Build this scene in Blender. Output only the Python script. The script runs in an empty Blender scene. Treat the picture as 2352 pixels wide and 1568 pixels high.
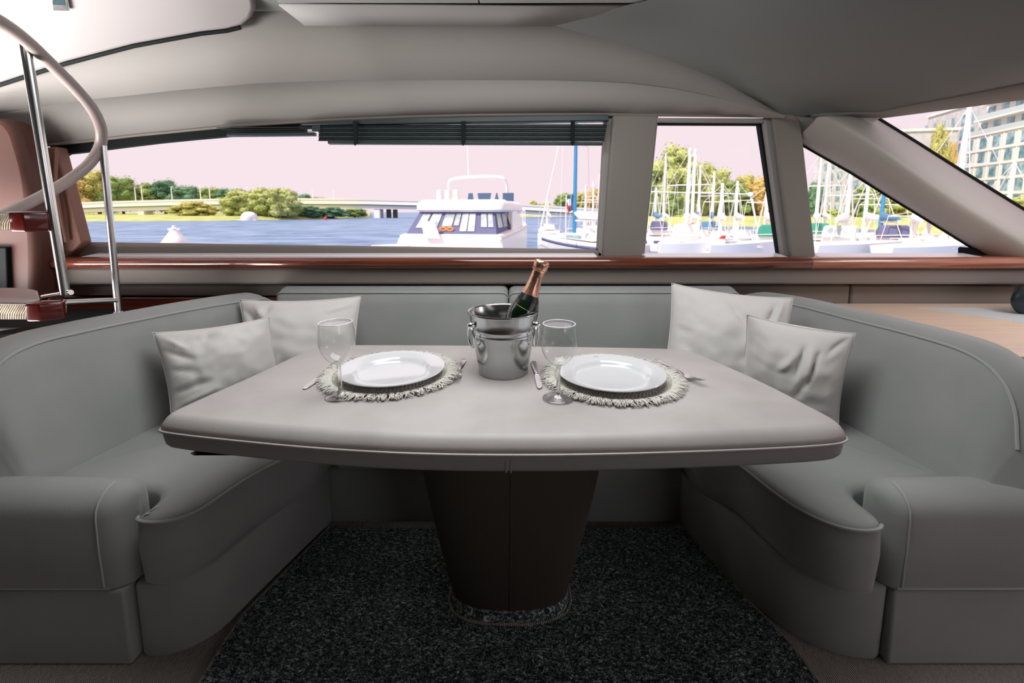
import bpy, bmesh, math, random
from mathutils import Vector, Matrix, noise
R = math.radians
SC = bpy.context.scene
COL = SC.collection

# ------------------------------------------------------------------ camera
CAM_H = 1.165
FPX, PX, PY = 1045.0, 1176.0, 626.0
PITCH = R(7.6)
cam_data = bpy.data.cameras.new('camera')
cam = bpy.data.objects.new('camera', cam_data); COL.objects.link(cam)
cam_data.sensor_width = 36.0
cam_data.lens = FPX / 2352.0 * 36.0
cam_data.shift_y = -(784.0 - PY) / 2352.0
cam_data.clip_start = 0.05; cam_data.clip_end = 3000
cam.location = (0, 0, CAM_H)
cam.rotation_euler = (math.pi/2 - PITCH, 0, 0)
cam_data.dof.use_dof = True
cam_data.dof.focus_distance = 1.25
cam_data.dof.aperture_fstop = 5.6
SC.camera = cam

def srgb(c):
    out = []
    for x in c:
        x = x/255.0
        out.append(x/12.92 if x <= 0.04045 else ((x+0.055)/1.055)**2.4)
    return out

# ------------------------------------------------------------------ world, sun, daylight, exposure
world = bpy.data.worlds.new('sky'); SC.world = world
world.use_nodes = True
bg = world.node_tree.nodes['Background']
bg.inputs[0].default_value = (*srgb((250, 231, 238)), 1)
bg.inputs[1].default_value = 1.0
sun_d = bpy.data.lights.new('sun', 'SUN'); sun_d.energy = 4.6; sun_d.angle = R(2.0); sun_d.color = (1.0, 0.95, 0.86)
sun = bpy.data.objects.new('sun', sun_d); COL.objects.link(sun)
sun.rotation_euler = (R(42), 0, R(-52))

def area(name, loc, target, sx, sy, power, color=(1, .95, .96)):
    d = bpy.data.lights.new(name, 'AREA'); d.shape = 'RECTANGLE'; d.size = sx; d.size_y = sy; d.energy = power; d.color = color
    o = bpy.data.objects.new(name, d); COL.objects.link(o)
    o.location = loc
    o.rotation_euler = (Vector(target)-Vector(loc)).to_track_quat('-Z', 'Y').to_euler()
    return o
# daylight of the opposite windows, plus added fill lamps with no opening behind them
sw = area('added_stairwell_fill', (-2.65, 1.45, 0.75), (-1.95, 2.05, 1.55), 1.3, 1.1, 70, (1, .98, .97)); sw.data.spread = R(80)  # added low fill lamp, brightens the left header and stairwell panel
area('opposite_window_daylight', (2.6, -2.45, 1.25), (1.4, 1.5, 0.6), 1.2, 0.7, 7, (.95, 1, .99))
area('added_table_fill', (0.15, 1.15, 1.95), (0.15, 1.15, 0.0), 1.5, 0.85, 29, (.97, 1, .99))  # added broad fill for the table top; no skylight is built
area('added_helm_fill', (2.35, 1.35, 1.56), (2.0, 1.75, 0.7), 0.5, 0.4, 6, (1, .97, .94))  # added fill lamp brightening the counter and the right side
SC.view_settings.view_transform = 'Standard'
SC.view_settings.look = 'None'
SC.view_settings.exposure = 0.0
SC.view_settings.gamma = 1.0
SC.view_settings.use_curve_mapping = False
SC.cycles.max_bounces = 10
SC.cycles.transparent_max_bounces = 16
SC.cycles.sample_clamp_indirect = 6.0
SC.cycles.caustics_reflective = False

# ------------------------------------------------------------------ pixel to point
SP, CP = math.sin(PITCH), math.cos(PITCH)
def ray(u, v):
    a = (u-PX)/FPX; b = (v-PY)/FPX
    return Vector((a, CP - b*SP, -(b*CP + SP)))
def P(u, v, Y=None, z=None):
    d = ray(u, v)
    t = Y/d.y if Y is not None else (z-CAM_H)/d.z
    return Vector((d.x*t, d.y*t, CAM_H + d.z*t))
def PP(u, v, pt, n):
    d = ray(u, v); o = Vector((0, 0, CAM_H)); n = Vector(n)
    t = (Vector(pt)-o).dot(n)/d.dot(n)
    return o + d*t

# ------------------------------------------------------------------ materials
def M(name, rgb, rough=.55, metal=0.0, spec=.5, bump=None, var=None, coat=0.0, sheen=0.0, trans=0.0, ior=1.45, wave=None, stretch=None, rvar=0):
    m = bpy.data.materials.new(name); m.use_nodes = True
    nt = m.node_tree; b = nt.nodes['Principled BSDF']
    c = (*srgb(rgb), 1)
    b.inputs['Base Color'].default_value = c
    b.inputs['Roughness'].default_value = rough
    b.inputs['Metallic'].default_value = metal
    b.inputs['Specular IOR Level'].default_value = spec
    b.inputs['Coat Weight'].default_value = coat
    b.inputs['Coat Roughness'].default_value = .06
    b.inputs['Sheen Weight'].default_value = sheen
    b.inputs['Sheen Roughness'].default_value = .5
    b.inputs['Transmission Weight'].default_value = trans
    b.inputs['IOR'].default_value = ior
    tc = nt.nodes.new('ShaderNodeTexCoord')
    src = tc.outputs['Object']
    if stretch:
        mp = nt.nodes.new('ShaderNodeMapping'); mp.inputs['Scale'].default_value = stretch
        nt.links.new(src, mp.inputs[0]); src = mp.outputs[0]
    if var:
        sc_, c2, lo, hi = var
        n = nt.nodes.new('ShaderNodeTexNoise'); n.inputs['Scale'].default_value = sc_; n.inputs['Detail'].default_value = 5
        nt.links.new(src, n.inputs['Vector'])
        r = nt.nodes.new('ShaderNodeMapRange'); r.inputs[1].default_value = lo; r.inputs[2].default_value = hi
        nt.links.new(n.outputs[0], r.inputs[0])
        mx = nt.nodes.new('ShaderNodeMix'); mx.data_type = 'RGBA'
        mx.inputs[6].default_value = c; mx.inputs[7].default_value = (*srgb(c2), 1)
        nt.links.new(r.outputs[0], mx.inputs[0])
        nt.links.new(mx.outputs[2], b.inputs['Base Color'])
        if rvar:
            rr = nt.nodes.new('ShaderNodeMapRange'); rr.inputs[3].default_value = rough; rr.inputs[4].default_value = rough+rvar
            nt.links.new(n.outputs[0], rr.inputs[0]); nt.links.new(rr.outputs[0], b.inputs['Roughness'])
    if bump:
        n = nt.nodes.new('ShaderNodeTexNoise'); n.inputs['Scale'].default_value = bump[0]; n.inputs['Detail'].default_value = 4
        nt.links.new(src, n.inputs['Vector'])
        bp = nt.nodes.new('ShaderNodeBump'); bp.inputs['Strength'].default_value = bump[1]; bp.inputs['Distance'].default_value = bump[2] if len(bump) > 2 else .01
        nt.links.new(n.outputs[0], bp.inputs['Height']); nt.links.new(bp.outputs[0], b.inputs['Normal'])
    if wave:
        n = nt.nodes.new('ShaderNodeTexWave'); n.inputs['Scale'].default_value = wave[0]; n.inputs['Distortion'].default_value = wave[1]
        n.inputs['Detail'].default_value = 2
        nt.links.new(src, n.inputs['Vector'])
        bp = nt.nodes.new('ShaderNodeBump'); bp.inputs['Strength'].default_value = wave[2]; bp.inputs['Distance'].default_value = .01
        nt.links.new(n.outputs[0], bp.inputs['Height']); nt.links.new(bp.outputs[0], b.inputs['Normal'])
    return m

def pane_mat(name, gloss=.006, edge=.2, tint=(1, 1, 1), power=4.0):
    m = bpy.data.materials.new(name); m.use_nodes = True
    nt = m.node_tree; nt.nodes.clear()
    o = nt.nodes.new('ShaderNodeOutputMaterial'); t = nt.nodes.new('ShaderNodeBsdfTransparent')
    t.inputs[0].default_value = (*tint, 1)
    g = nt.nodes.new('ShaderNodeBsdfGlossy'); g.inputs['Roughness'].default_value = .02
    lw = nt.nodes.new('ShaderNodeLayerWeight'); lw.inputs[0].default_value = .5
    pw = nt.nodes.new('ShaderNodeMath'); pw.operation = 'POWER'; pw.inputs[1].default_value = power
    nt.links.new(lw.outputs['Facing'], pw.inputs[0])
    f = nt.nodes.new('ShaderNodeMapRange'); f.inputs[3].default_value = gloss; f.inputs[4].default_value = edge
    nt.links.new(pw.outputs[0], f.inputs[0])
    mx = nt.nodes.new('ShaderNodeMixShader')
    nt.links.new(f.outputs[0], mx.inputs[0]); nt.links.new(t.outputs[0], mx.inputs[1]); nt.links.new(g.outputs[0], mx.inputs[2])
    nt.links.new(mx.outputs[0], o.inputs[0])
    return m

MAT = {}
MAT['sofa'] = M('grey_microfibre', (152, 153, 152), .72, spec=.3, bump=(260, .12, .002), var=(5, (141, 143, 142), .35, .75), sheen=.25)
MAT['sofa_pipe'] = M('grey_piping', (166, 168, 168), .5, spec=.4)
MAT['pillow'] = M('pale_velvet', (212, 208, 206), .75, spec=.2, bump=(500, .12, .001), sheen=.3)
MAT['table'] = M('table_leather', (180, 174, 172), .36, spec=.5, bump=(190, .12, .002), var=(4.5, (163, 156, 154), .42, .72), rvar=.2)
MAT['table_band'] = M('table_band_leather', (150, 148, 147), .5, spec=.4, bump=(190, .15, .002))
MAT['pedestal'] = M('brown_leather', (68, 62, 57), .5, spec=.4, bump=(160, .2, .003))
MAT['panel'] = M('beige_leather_panel', (124, 115, 109), .6, spec=.35, bump=(220, .1, .002))
MAT['header'] = M('beige_suede_header', (146, 141, 137), .75, spec=.25, bump=(300, .1, .002))
MAT['ceil'] = M('grey_headlining', (130, 132, 130), .85, spec=.2, bump=(300, .1, .002))
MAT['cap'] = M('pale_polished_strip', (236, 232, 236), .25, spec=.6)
MAT['ceil_panel'] = M('pale_ceiling_panel', (166, 164, 161), .7, spec=.25)
MAT['white_panel'] = M('white_gelcoat', (158, 152, 151), .4, spec=.4)
MAT['pillar_lit'] = M('lit_pillar_vinyl', (168, 164, 159), .5, spec=.4, bump=(240, .08, .002))  # pillar vinyl lightened, paints in the light from the windscreen
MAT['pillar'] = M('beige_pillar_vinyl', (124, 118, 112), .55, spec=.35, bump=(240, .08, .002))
MAT['black'] = M('black_rubber', (12, 18, 18), .75, spec=.25)
MAT['blind'] = M('dark_grey_slat', (48, 56, 56), .38, spec=.5)
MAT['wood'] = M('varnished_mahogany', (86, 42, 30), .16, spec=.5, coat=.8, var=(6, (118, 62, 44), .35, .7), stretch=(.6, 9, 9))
MAT['wood_lightened'] = M('varnished_mahogany_lightened', (138, 78, 58), .2, spec=.5, coat=.6, var=(6, (174, 116, 92), .35, .7), stretch=(.6, 12, 12))
MAT['wood_dark'] = M('dark_red_gloss_wood', (92, 28, 24), .15, coat=.8, var=(8, (70, 18, 16), .4, .7))
MAT['brown_wall'] = M('rust_brown_leather', (128, 90, 77), .6, bump=(220, .1, .002))
MAT['brown_col'] = M('dark_rust_leather', (86, 52, 43), .55, bump=(220, .1, .002))
MAT['counter'] = M('pale_oak', (232, 208, 188), .38, var=(5, (222, 192, 170), .35, .7), stretch=(.8, 10, 10))
MAT['counter_pale'] = M('pale_blue_inlay', (222, 228, 229), .25)
MAT['steel'] = M('polished_steel', (226, 228, 228), .22, metal=1)
MAT['brushed'] = M('bucket_steel', (176, 178, 178), .2, metal=1, bump=(60, .04, .002))
MAT['rail_cover'] = M('leather_rail_cover', (160, 144, 138), .38, spec=.5)
MAT['carpet'] = M('beige_loop_carpet', (172, 166, 158), .95, spec=.1, wave=(60, 3, .8))
MAT['porcelain'] = M('white_porcelain', (208, 207, 210), .1, spec=.5, coat=.3)
MAT['straw'] = M('woven_straw', (206, 202, 192), .8, spec=.2, var=(120, (172, 168, 158), .4, .65))
MAT['fringe'] = M('cotton_fringe', (204, 199, 193), .85, spec=.2)
MAT['rope'] = M('sisal_rope', (214, 198, 176), .85, var=(30, (184, 166, 144), .4, .65))
MAT['tread_top'] = M('pale_tread_carpet', (192, 182, 178), .85, bump=(250, .2, .003))
MAT['foil'] = M('copper_foil', (226, 176, 152), .27, metal=1, bump=(90, .35, .003))
MAT['bottle'] = M('dark_green_glass', (10, 26, 16), .06, spec=.6, coat=.5)
MAT['rim_glint'] = M('white_rim_glint', (236, 236, 238), .08, spec=.8)  # opaque white, paints in the bright edge of the clear glass
MAT['gold'] = M('gold_line', (170, 160, 70), .35, metal=.6)
MAT['label'] = M('dark_neck_label', (13, 20, 18), .25)
MAT['white'] = M('white_gelcoat_boat', (244, 240, 240), .35)
MAT['offwhite'] = M('aged_white', (222, 218, 214), .5)
MAT['navy'] = M('navy_canvas', (104, 106, 142), .8)
MAT['navy_glass'] = M('blue_tinted_screen', (76, 98, 128), .12)
MAT['vinyl'] = M('clear_vinyl_window', (150, 160, 166), .2, var=(2.5, (206, 212, 216), .35, .65))
MAT['glass_dark'] = M('dark_window_glass', (96, 134, 152), .1, var=(.6, (176, 204, 214), .4, .65))
MAT['concrete'] = M('pale_concrete', (240, 236, 232), .8)
MAT['bridge_edge'] = M('weathered_green_edge', (136, 148, 112), .8)
MAT['facade_grey'] = M('grey_facade', (206, 202, 204), .85, var=(1.2, (190, 188, 192), .4, .6))
MAT['facade_pale'] = M('pale_facade', (232, 228, 226), .8)
MAT['balcony'] = M('balcony_glass_panel', (196, 206, 210), .2)
MAT['alu'] = M('aluminium_mast', (226, 220, 214), .4, metal=.1)
MAT['bluecover'] = M('blue_sail_cover', (84, 130, 172), .7)
MAT['brightblue'] = M('bright_blue_sail', (60, 140, 190), .6)
MAT['teal'] = M('teal_canvas', (60, 146, 128), .7)
MAT['lace'] = M('dark_leather_lace', (92, 70, 60), .7)
MAT['orange'] = M('orange_ring', (226, 150, 84), .6)
MAT['red'] = M('red_paint', (212, 60, 54), .5)
MAT['grass'] = M('bank_grass', (164, 176, 110), .95, spec=.1, var=(.25, (194, 192, 130), .35, .65))
MAT['bark'] = M('grey_bark', (110, 94, 76), .9)
MAT['pontoon'] = M('grey_pontoon_plank', (206, 200, 192), .8)

def leaf_mat(name, a, b):
    return M(name, a, .85, spec=.15, var=(.55, b, .38, .62))
LEAF = {
    'green': leaf_mat('green_leaves', (112, 138, 80), (170, 186, 118)),
    'dark': leaf_mat('dark_leaves', (84, 122, 98), (126, 160, 120)),
    'light': leaf_mat('light_leaves', (156, 168, 96), (206, 208, 146)),
    'olive': leaf_mat('olive_leaves', (160, 158, 84), (208, 202, 130)),
    'autumn': leaf_mat('autumn_leaves', (182, 152, 88), (222, 198, 132)),
}
PANE = pane_mat('window_pane_glass')
THIN = pane_mat('thin_bowl_glass', .045, .85, (.965, .97, .97), 3.0)
GLASS = bpy.data.materials.new('clear_drinking_glass'); GLASS.use_nodes = True
_b = GLASS.node_tree.nodes['Principled BSDF']
_b.inputs['Base Color'].default_value = (1, 1, 1, 1); _b.inputs['Roughness'].default_value = 0.0
_b.inputs['Transmission Weight'].default_value = 1.0; _b.inputs['IOR'].default_value = 1.48

FOOT = bpy.data.materials.new('stem_glass'); FOOT.use_nodes = True
_nt = FOOT.node_tree; _nt.nodes.clear()
_o = _nt.nodes.new('ShaderNodeOutputMaterial'); _m = _nt.nodes.new('ShaderNodeMixShader'); _m.inputs[0].default_value = .5
_g = _nt.nodes.new('ShaderNodeBsdfGlass'); _g.inputs['IOR'].default_value = 1.48; _g.inputs['Roughness'].default_value = 0
_t = _nt.nodes.new('ShaderNodeMixShader'); _t1 = _nt.nodes.new('ShaderNodeBsdfTransparent'); _t2 = _nt.nodes.new('ShaderNodeBsdfGlossy'); _t2.inputs['Roughness'].default_value = .04
_lw = _nt.nodes.new('ShaderNodeLayerWeight'); _lw.inputs[0].default_value = .45
_nt.links.new(_lw.outputs['Facing'], _t.inputs[0]); _nt.links.new(_t1.outputs[0], _t.inputs[1]); _nt.links.new(_t2.outputs[0], _t.inputs[2])
_nt.links.new(_g.outputs[0], _m.inputs[1]); _nt.links.new(_t.outputs[0], _m.inputs[2]); _nt.links.new(_m.outputs[0], _o.inputs[0])

def rug_material():
    m = bpy.data.materials.new('speckled_charcoal_pile'); m.use_nodes = True
    nt = m.node_tree; b = nt.nodes['Principled BSDF']; b.inputs['Roughness'].default_value = .95
    b.inputs['Specular IOR Level'].default_value = .1
    tc = nt.nodes.new('ShaderNodeTexCoord')
    mp = nt.nodes.new('ShaderNodeMapping'); mp.inputs['Scale'].default_value = (90, 190, 90)
    nt.links.new(tc.outputs['Object'], mp.inputs[0])
    n = nt.nodes.new('ShaderNodeTexNoise'); n.inputs['Scale'].default_value = 1.0; n.inputs['Detail'].default_value = 3; n.inputs['Distortion'].default_value = 1.2
    nt.links.new(mp.outputs[0], n.inputs['Vector'])
    cr = nt.nodes.new('ShaderNodeValToRGB')
    cr.color_ramp.elements[0].position = .40; cr.color_ramp.elements[0].color = (*srgb((40, 55, 55)), 1)
    cr.color_ramp.elements[1].position = .66; cr.color_ramp.elements[1].color = (*srgb((206, 212, 210)), 1)
    e = cr.color_ramp.elements.new(.54); e.color = (*srgb((106, 117, 117)), 1)
    nt.links.new(n.outputs[0], cr.inputs[0]); nt.links.new(cr.outputs[0], b.inputs['Base Color'])
    bp = nt.nodes.new('ShaderNodeBump'); bp.inputs['Strength'].default_value = .9; bp.inputs['Distance'].default_value = .006
    nt.links.new(n.outputs[0], bp.inputs['Height']); nt.links.new(bp.outputs[0], b.inputs['Normal'])
    return m
MAT['rug'] = rug_material()

def water_material():
    m = bpy.data.materials.new('rippled_river_water'); m.use_nodes = True
    nt = m.node_tree; b = nt.nodes['Principled BSDF']
    b.inputs['Roughness'].default_value = .35; b.inputs['Specular IOR Level'].default_value = .35
    tc = nt.nodes.new('ShaderNodeTexCoord')
    mp = nt.nodes.new('ShaderNodeMapping'); mp.inputs['Scale'].default_value = (.22, .5, 1)
    nt.links.new(tc.outputs['Object'], mp.inputs[0])
    n = nt.nodes.new('ShaderNodeTexNoise'); n.inputs['Scale'].default_value = 1.0; n.inputs['Detail'].default_value = 6; n.inputs['Roughness'].default_value = .62
    nt.links.new(mp.outputs[0], n.inputs['Vector'])
    cr = nt.nodes.new('ShaderNodeValToRGB')
    cr.color_ramp.elements[0].position = .36; cr.color_ramp.elements[0].color = (*srgb((58, 98, 146)), 1)
    cr.color_ramp.elements[1].position = .66; cr.color_ramp.elements[1].color = (*srgb((138, 168, 204)), 1)
    nt.links.new(n.outputs[0], cr.inputs[0]); nt.links.new(cr.outputs[0], b.inputs['Base Color'])
    bp = nt.nodes.new('ShaderNodeBump'); bp.inputs['Strength'].default_value = 1.0; bp.inputs['Distance'].default_value = .5
    nt.links.new(n.outputs[0], bp.inputs['Height']); nt.links.new(bp.outputs[0], b.inputs['Normal'])
    return m
MAT['water'] = water_material()

# ------------------------------------------------------------------ object helpers
def woff(o):
    v = Vector((0, 0, 0))
    while o is not None:
        v += o.location; o = o.parent
    return v

def tag(o, label=None, cat=None, group=None, kind=None):
    if label: o['label'] = label
    if cat: o['category'] = cat
    if group: o['group'] = group
    if kind: o['kind'] = kind
    return o

def thing(name, label, cat, loc=(0, 0, 0), group=None, kind=None):
    o = bpy.data.objects.new(name, None); COL.objects.link(o)
    o.location = loc; o.empty_display_size = .05
    return tag(o, label, cat, group, kind)

class G:
    """collects verts and faces"""
    def __init__(s): s.v = []; s.f = []
    def add(s, vs, fs):
        k = len(s.v); s.v.extend([Vector(p) for p in vs]); s.f.extend([tuple(i+k for i in f) for f in fs]); return s
    def box(s, c, d, rot=None):
        x, y, z = d[0]/2, d[1]/2, d[2]/2
        vs = [Vector((a*x, b*y, e*z)) for a in (-1, 1) for b in (-1, 1) for e in (-1, 1)]
        if rot is not None: vs = [rot @ p for p in vs]
        vs = [p+Vector(c) for p in vs]
        return s.add(vs, [(0, 1, 3, 2), (4, 6, 7, 5), (0, 4, 5, 1), (2, 3, 7, 6), (0, 2, 6, 4), (1, 5, 7, 3)])
    def tube(s, pts, r, n=8, closed=False, caps=True, flat=None):
        pts = [Vector(p) for p in pts]; N = len(pts)
        rs = r if isinstance(r, (list, tuple)) else [r]*N
        tang = []
        for i in range(N):
            a = pts[(i-1) % N] if closed or i > 0 else pts[i]
            b = pts[(i+1) % N] if closed or i < N-1 else pts[i]
            t = (b-a); tang.append(t.normalized() if t.length > 1e-9 else Vector((0, 0, 1)))
        up = Vector((0, 0, 1)) if abs(tang[0].z) < .9 else Vector((1, 0, 0))
        nrm = (up - tang[0]*up.dot(tang[0])).normalized()
        vs, fs = [], []
        for i in range(N):
            nrm = (nrm - tang[i]*nrm.dot(tang[i]))
            nrm = nrm.normalized() if nrm.length > 1e-6 else tang[i].orthogonal().normalized()
            bn = tang[i].cross(nrm)
            for k in range(n):
                a = 2*math.pi*k/n
                q = math.cos(a)*nrm*(flat or 1) + math.sin(a)*bn
                vs.append(pts[i] + q*rs[i])
        m = N if closed else N-1
        for i in range(m):
            for k in range(n):
                a = i*n+k; b = i*n+(k+1) % n; c = ((i+1) % N)*n+(k+1) % n; d = ((i+1) % N)*n+k
                fs.append((a, b, c, d))
        if caps and not closed:
            fs.append(tuple(range(n-1, -1, -1))); fs.append(tuple((N-1)*n+k for k in range(n)))
        return s.add(vs, fs)
    def lathe(s, prof, n=48, c=(0, 0, 0), rot=None):
        vs, fs = [], []
        for r, z in prof:
            for k in range(n):
                a = 2*math.pi*k/n
                p = Vector((r*math.cos(a), r*math.sin(a), z))
                if rot is not None: p = rot @ p
                vs.append(p+Vector(c))
        for i in range(len(prof)-1):
            for k in range(n):
                fs.append((i*n+k, i*n+(k+1) % n, (i+1)*n+(k+1) % n, (i+1)*n+k))
        if prof[0][0] > 1e-6: fs.append(tuple(range(n-1, -1, -1)))
        if prof[-1][0] > 1e-6: fs.append(tuple((len(prof)-1)*n+k for k in range(n)))
        return s.add(vs, fs)
    def loft(s, rings, closed=True, caps=True):
        n = len(rings[0]); vs = [p for r in rings for p in r]; fs = []
        for i in range(len(rings)-1):
            for k in range(n if closed else n-1):
                fs.append((i*n+k, i*n+(k+1) % n, (i+1)*n+(k+1) % n, (i+1)*n+k))
        if caps and closed:
            fs.append(tuple(range(n-1, -1, -1))); fs.append(tuple((len(rings)-1)*n+k for k in range(n)))
        return s.add(vs, fs)
    def slab(s, outline, prof, res=None, soft=4):
        """outline: 2D CCW points; prof: list of (inset, z); res resamples the outline so that insets stay clean"""
        cur = [Vector((p[0], p[1])) for p in outline]
        if res:
            out = []; carry = 0.0; n0 = len(cur)
            per = sum((cur[(i+1) % n0]-cur[i]).length for i in range(n0)); k = max(12, int(per/res)); ds = per/k
            seg = 0; acc = 0.0; pos = 0.0
            for q in range(k):
                d = q*ds
                while acc+(cur[(seg+1) % n0]-cur[seg]).length < d-1e-12 and seg < n0-1:
                    acc += (cur[(seg+1) % n0]-cur[seg]).length; seg += 1
                a, b = cur[seg], cur[(seg+1) % n0]; L_ = (b-a).length
                out.append(a.lerp(b, (d-acc)/L_ if L_ > 1e-12 else 0))
            cur = out
            for _ in range(soft):
                cur = [cur[i]*.5+(cur[i-1]+cur[(i+1) % k])*.25 for i in range(k)]
        N = len(cur); inset = 0.0; rings = []
        for ins, z in prof:
            while abs(ins-inset) > 1e-9:
                d = ins-inset
                if res: d = max(-res*.5, min(res*.5, d))
                nx = []
                for i in range(N):
                    t = (cur[(i+1) % N]-cur[i-1]); t = t.normalized() if t.length > 1e-9 else Vector((1, 0))
                    nx.append(cur[i]+Vector((-t.y, t.x))*d)
                if res and d > 0: nx = [nx[i]*.9+(nx[i-1]+nx[(i+1) % N])*.05 for i in range(N)]
                cur = nx; inset += d
            rings.append([Vector((p.x, p.y, z)) for p in cur])
        return s.loft(rings)
    def prism(s, pts, off):
        pts = [Vector(p) for p in pts]; off = Vector(off); n = len(pts)
        return s.add(pts+[p+off for p in pts], [tuple(range(n)), tuple(range(2*n-1, n-1, -1))] + [(i, i+n, (i+1) % n+n, (i+1) % n) for i in range(n)])
    def grid(s, rows, thick=None):
        m = len(rows[0])
        return s.add([p for r in rows for p in r], [(i*m+j, i*m+j+1, (i+1)*m+j+1, (i+1)*m+j) for i in range(len(rows)-1) for j in range(m-1)])
    def build(s, name, mat, parent=None, smooth=35, local=False, bevel=None, subsurf=0, solid=None, fixn=True):
        me = bpy.data.meshes.new(name)
        off = Vector((0, 0, 0)) if (parent is None or local) else woff(parent)
        me.from_pydata([p-off for p in s.v], [], s.f)
        if fixn:
            bm = bmesh.new(); bm.from_mesh(me); bmesh.ops.recalc_face_normals(bm, faces=bm.faces)
            big = [f for f in bm.faces if len(f.verts) > 30]
            if big: bmesh.ops.triangulate(bm, faces=big)
            bm.to_mesh(me); bm.free()
        me.materials.append(MAT[mat] if isinstance(mat, str) else mat)
        if smooth:
            me.polygons.foreach_set('use_smooth', [True]*len(me.polygons))
            if smooth < 180: me.set_sharp_from_angle(angle=R(smooth))
        o = bpy.data.objects.new(name, me); COL.objects.link(o)
        if parent is not None: o.parent = parent
        if solid:
            md = o.modifiers.new('solid', 'SOLIDIFY'); md.thickness = solid; md.offset = 0
        if bevel:
            md = o.modifiers.new('bevel', 'BEVEL'); md.width = bevel; md.segments = 3; md.limit_method = 'ANGLE'; md.angle_limit = R(40)
        if subsurf:
            md = o.modifiers.new('sub', 'SUBSURF'); md.levels = subsurf; md.render_levels = subsurf
        return o

def catmull(pts, n=6, closed=False):
    pts = [Vector(p) for p in pts]; N = len(pts); out = []
    for i in range(N if closed else N-1):
        p1, p2 = pts[i], pts[(i+1) % N]
        p0 = pts[(i-1) % N] if closed or i > 0 else p1*2-p2
        p3 = pts[(i+2) % N] if closed or i < N-2 else p2*2-p1
        for k in range(n):
            t = k/n
            out.append(.5*((2*p1)+(p2-p0)*t+(2*p0-5*p1+4*p2-p3)*t*t+(3*p1-p0-3*p2+p3)*t**3))
    if not closed: out.append(pts[-1])
    return out

def fine(rows, n=5):
    a = [catmull(r, n) for r in rows]
    cols = [catmull([r[j] for r in a], n) for j in range(len(a[0]))]
    return [[c[i] for c in cols] for i in range(len(cols[0]))]

def copy_tree(o, parent=None):
    c = o.copy(); COL.objects.link(c)
    if parent is not None: c.parent = parent
    for ch in list(o.children): copy_tree(ch, c)
    return c

def round_poly(pts, r, n=4):
    """2D/3D polygon with rounded corners; r scalar or list"""
    out = []; N = len(pts); pts = [Vector(p) for p in pts]
    for i in range(N):
        rr = r[i] if isinstance(r, (list, tuple)) else r
        a, b, c = pts[i-1], pts[i], pts[(i+1) % N]
        if rr <= 0: out.append(b); continue
        d1 = (a-b); d2 = (c-b); l = min(rr, d1.length*.45, d2.length*.45)
        p, q = b+d1.normalized()*l, b+d2.normalized()*l
        for k in range(n+1):
            t = k/n; out.append((1-t)**2*p + 2*t*(1-t)*b + t*t*q)
    return out

def struct(name, label, loc=(0, 0, 0)):
    o = bpy.data.objects.new(name, None); COL.objects.link(o); o.location = loc; o.empty_display_size = .05
    o['label'] = label; o['kind'] = 'structure'
    return o
#@@PART2
# ================================================================== SETTING
WY = 2.25
def poly(px, Y): return [P(u, v, Y=Y) for u, v in px]
def pprism(px, Y, depth): return G().prism(poly(px, Y), (0, depth, 0))

floor = struct('floor', 'beige looped carpet floor of the saloon around the dark rug')
G().box((-.5, -.1, -.03), (8.4, 5.0, .06)).build('carpet', 'carpet', floor)

# ---- window wall
wall = struct('wall_back', 'window wall of the saloon with beige header, pillars and leather panels')
G().box((-.8, WY+.04, .45), (8.4, .06, 1.005)).build('lower_lining', 'panel', wall)
G().box((-1.4, WY+.12, 1.90), (6.4, .06, .50)).build('upper_lining', 'header', wall)
cols = [(-1500, 560, 420, 640), (-150, 232, 286, 372), (0, 196, 260, 346), (56, 180, 251, 339), (130, 153, 239, 332), (204, 131, 228, 324), (306, 106, 218, 312), (408, 86, 207, 302),
        (500, 73, 199, 293), (600, 64, 191, 286), (700, 60, 187.5, 280), (800, 59, 184.5, 275), (950, 58, 183, 269), (1100, 58, 183, 265.5), (1270, 58, 184, 264), (1355, 82, 186, 264), (1440, 106, 190, 264.5),
        (1540, 142, 202, 265), (1640, 180, 222, 266), (1720, 222, 244, 267), (1802, 267, 268, 269)]
rows = [[], [], [], []]
for i, (u, vt, vc, vb) in enumerate(cols):
    rows[0].append(P(u, vb, Y=2.20)); rows[1].append(P(u, vc, Y=2.13))
    yt = 2.06 if u <= 1270 else 2.06+.14*(u-1270)/530
    t = P(u, vt, Y=yt); rows[2].append(t); rows[3].append(t+Vector((0, .03, .22)))
G().grid(rows[:2]).build('header_panel', 'header', wall, solid=.012)
G().grid(rows[1:]).build('coaming_panel', 'header', wall, solid=.012, smooth=40)
lip = [P(u, vb-1, Y=2.195) for u, vt, vc, vb in cols[1:]]
G().tube(lip, .0075, 8).build('header_lip', 'panel', wall)

# pillars
pil1 = round_poly(poly([(1408, 262), (1514, 262), (1481, 592), (1384, 592)], 2.19), 0)
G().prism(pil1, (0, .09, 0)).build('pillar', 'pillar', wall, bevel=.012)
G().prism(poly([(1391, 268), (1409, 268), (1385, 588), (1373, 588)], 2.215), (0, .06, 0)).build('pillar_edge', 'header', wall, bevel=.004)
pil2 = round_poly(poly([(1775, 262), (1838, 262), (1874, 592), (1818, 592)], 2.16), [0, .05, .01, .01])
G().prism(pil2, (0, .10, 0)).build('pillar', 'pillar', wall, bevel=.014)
G().prism(poly([(1757, 272), (1778, 272), (1822, 589), (1800, 589)], 2.185), (0, .07, 0)).build('pillar_edge', 'header', wall, bevel=.004)
# sill of the long window
G().prism(poly([(148, 556), (1362, 574), (1376, 575), (1385, 580), (1385, 592), (148, 592)], 2.215), (0, .06, 0)).build('sill_strip', 'panel', wall, bevel=.009)
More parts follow.
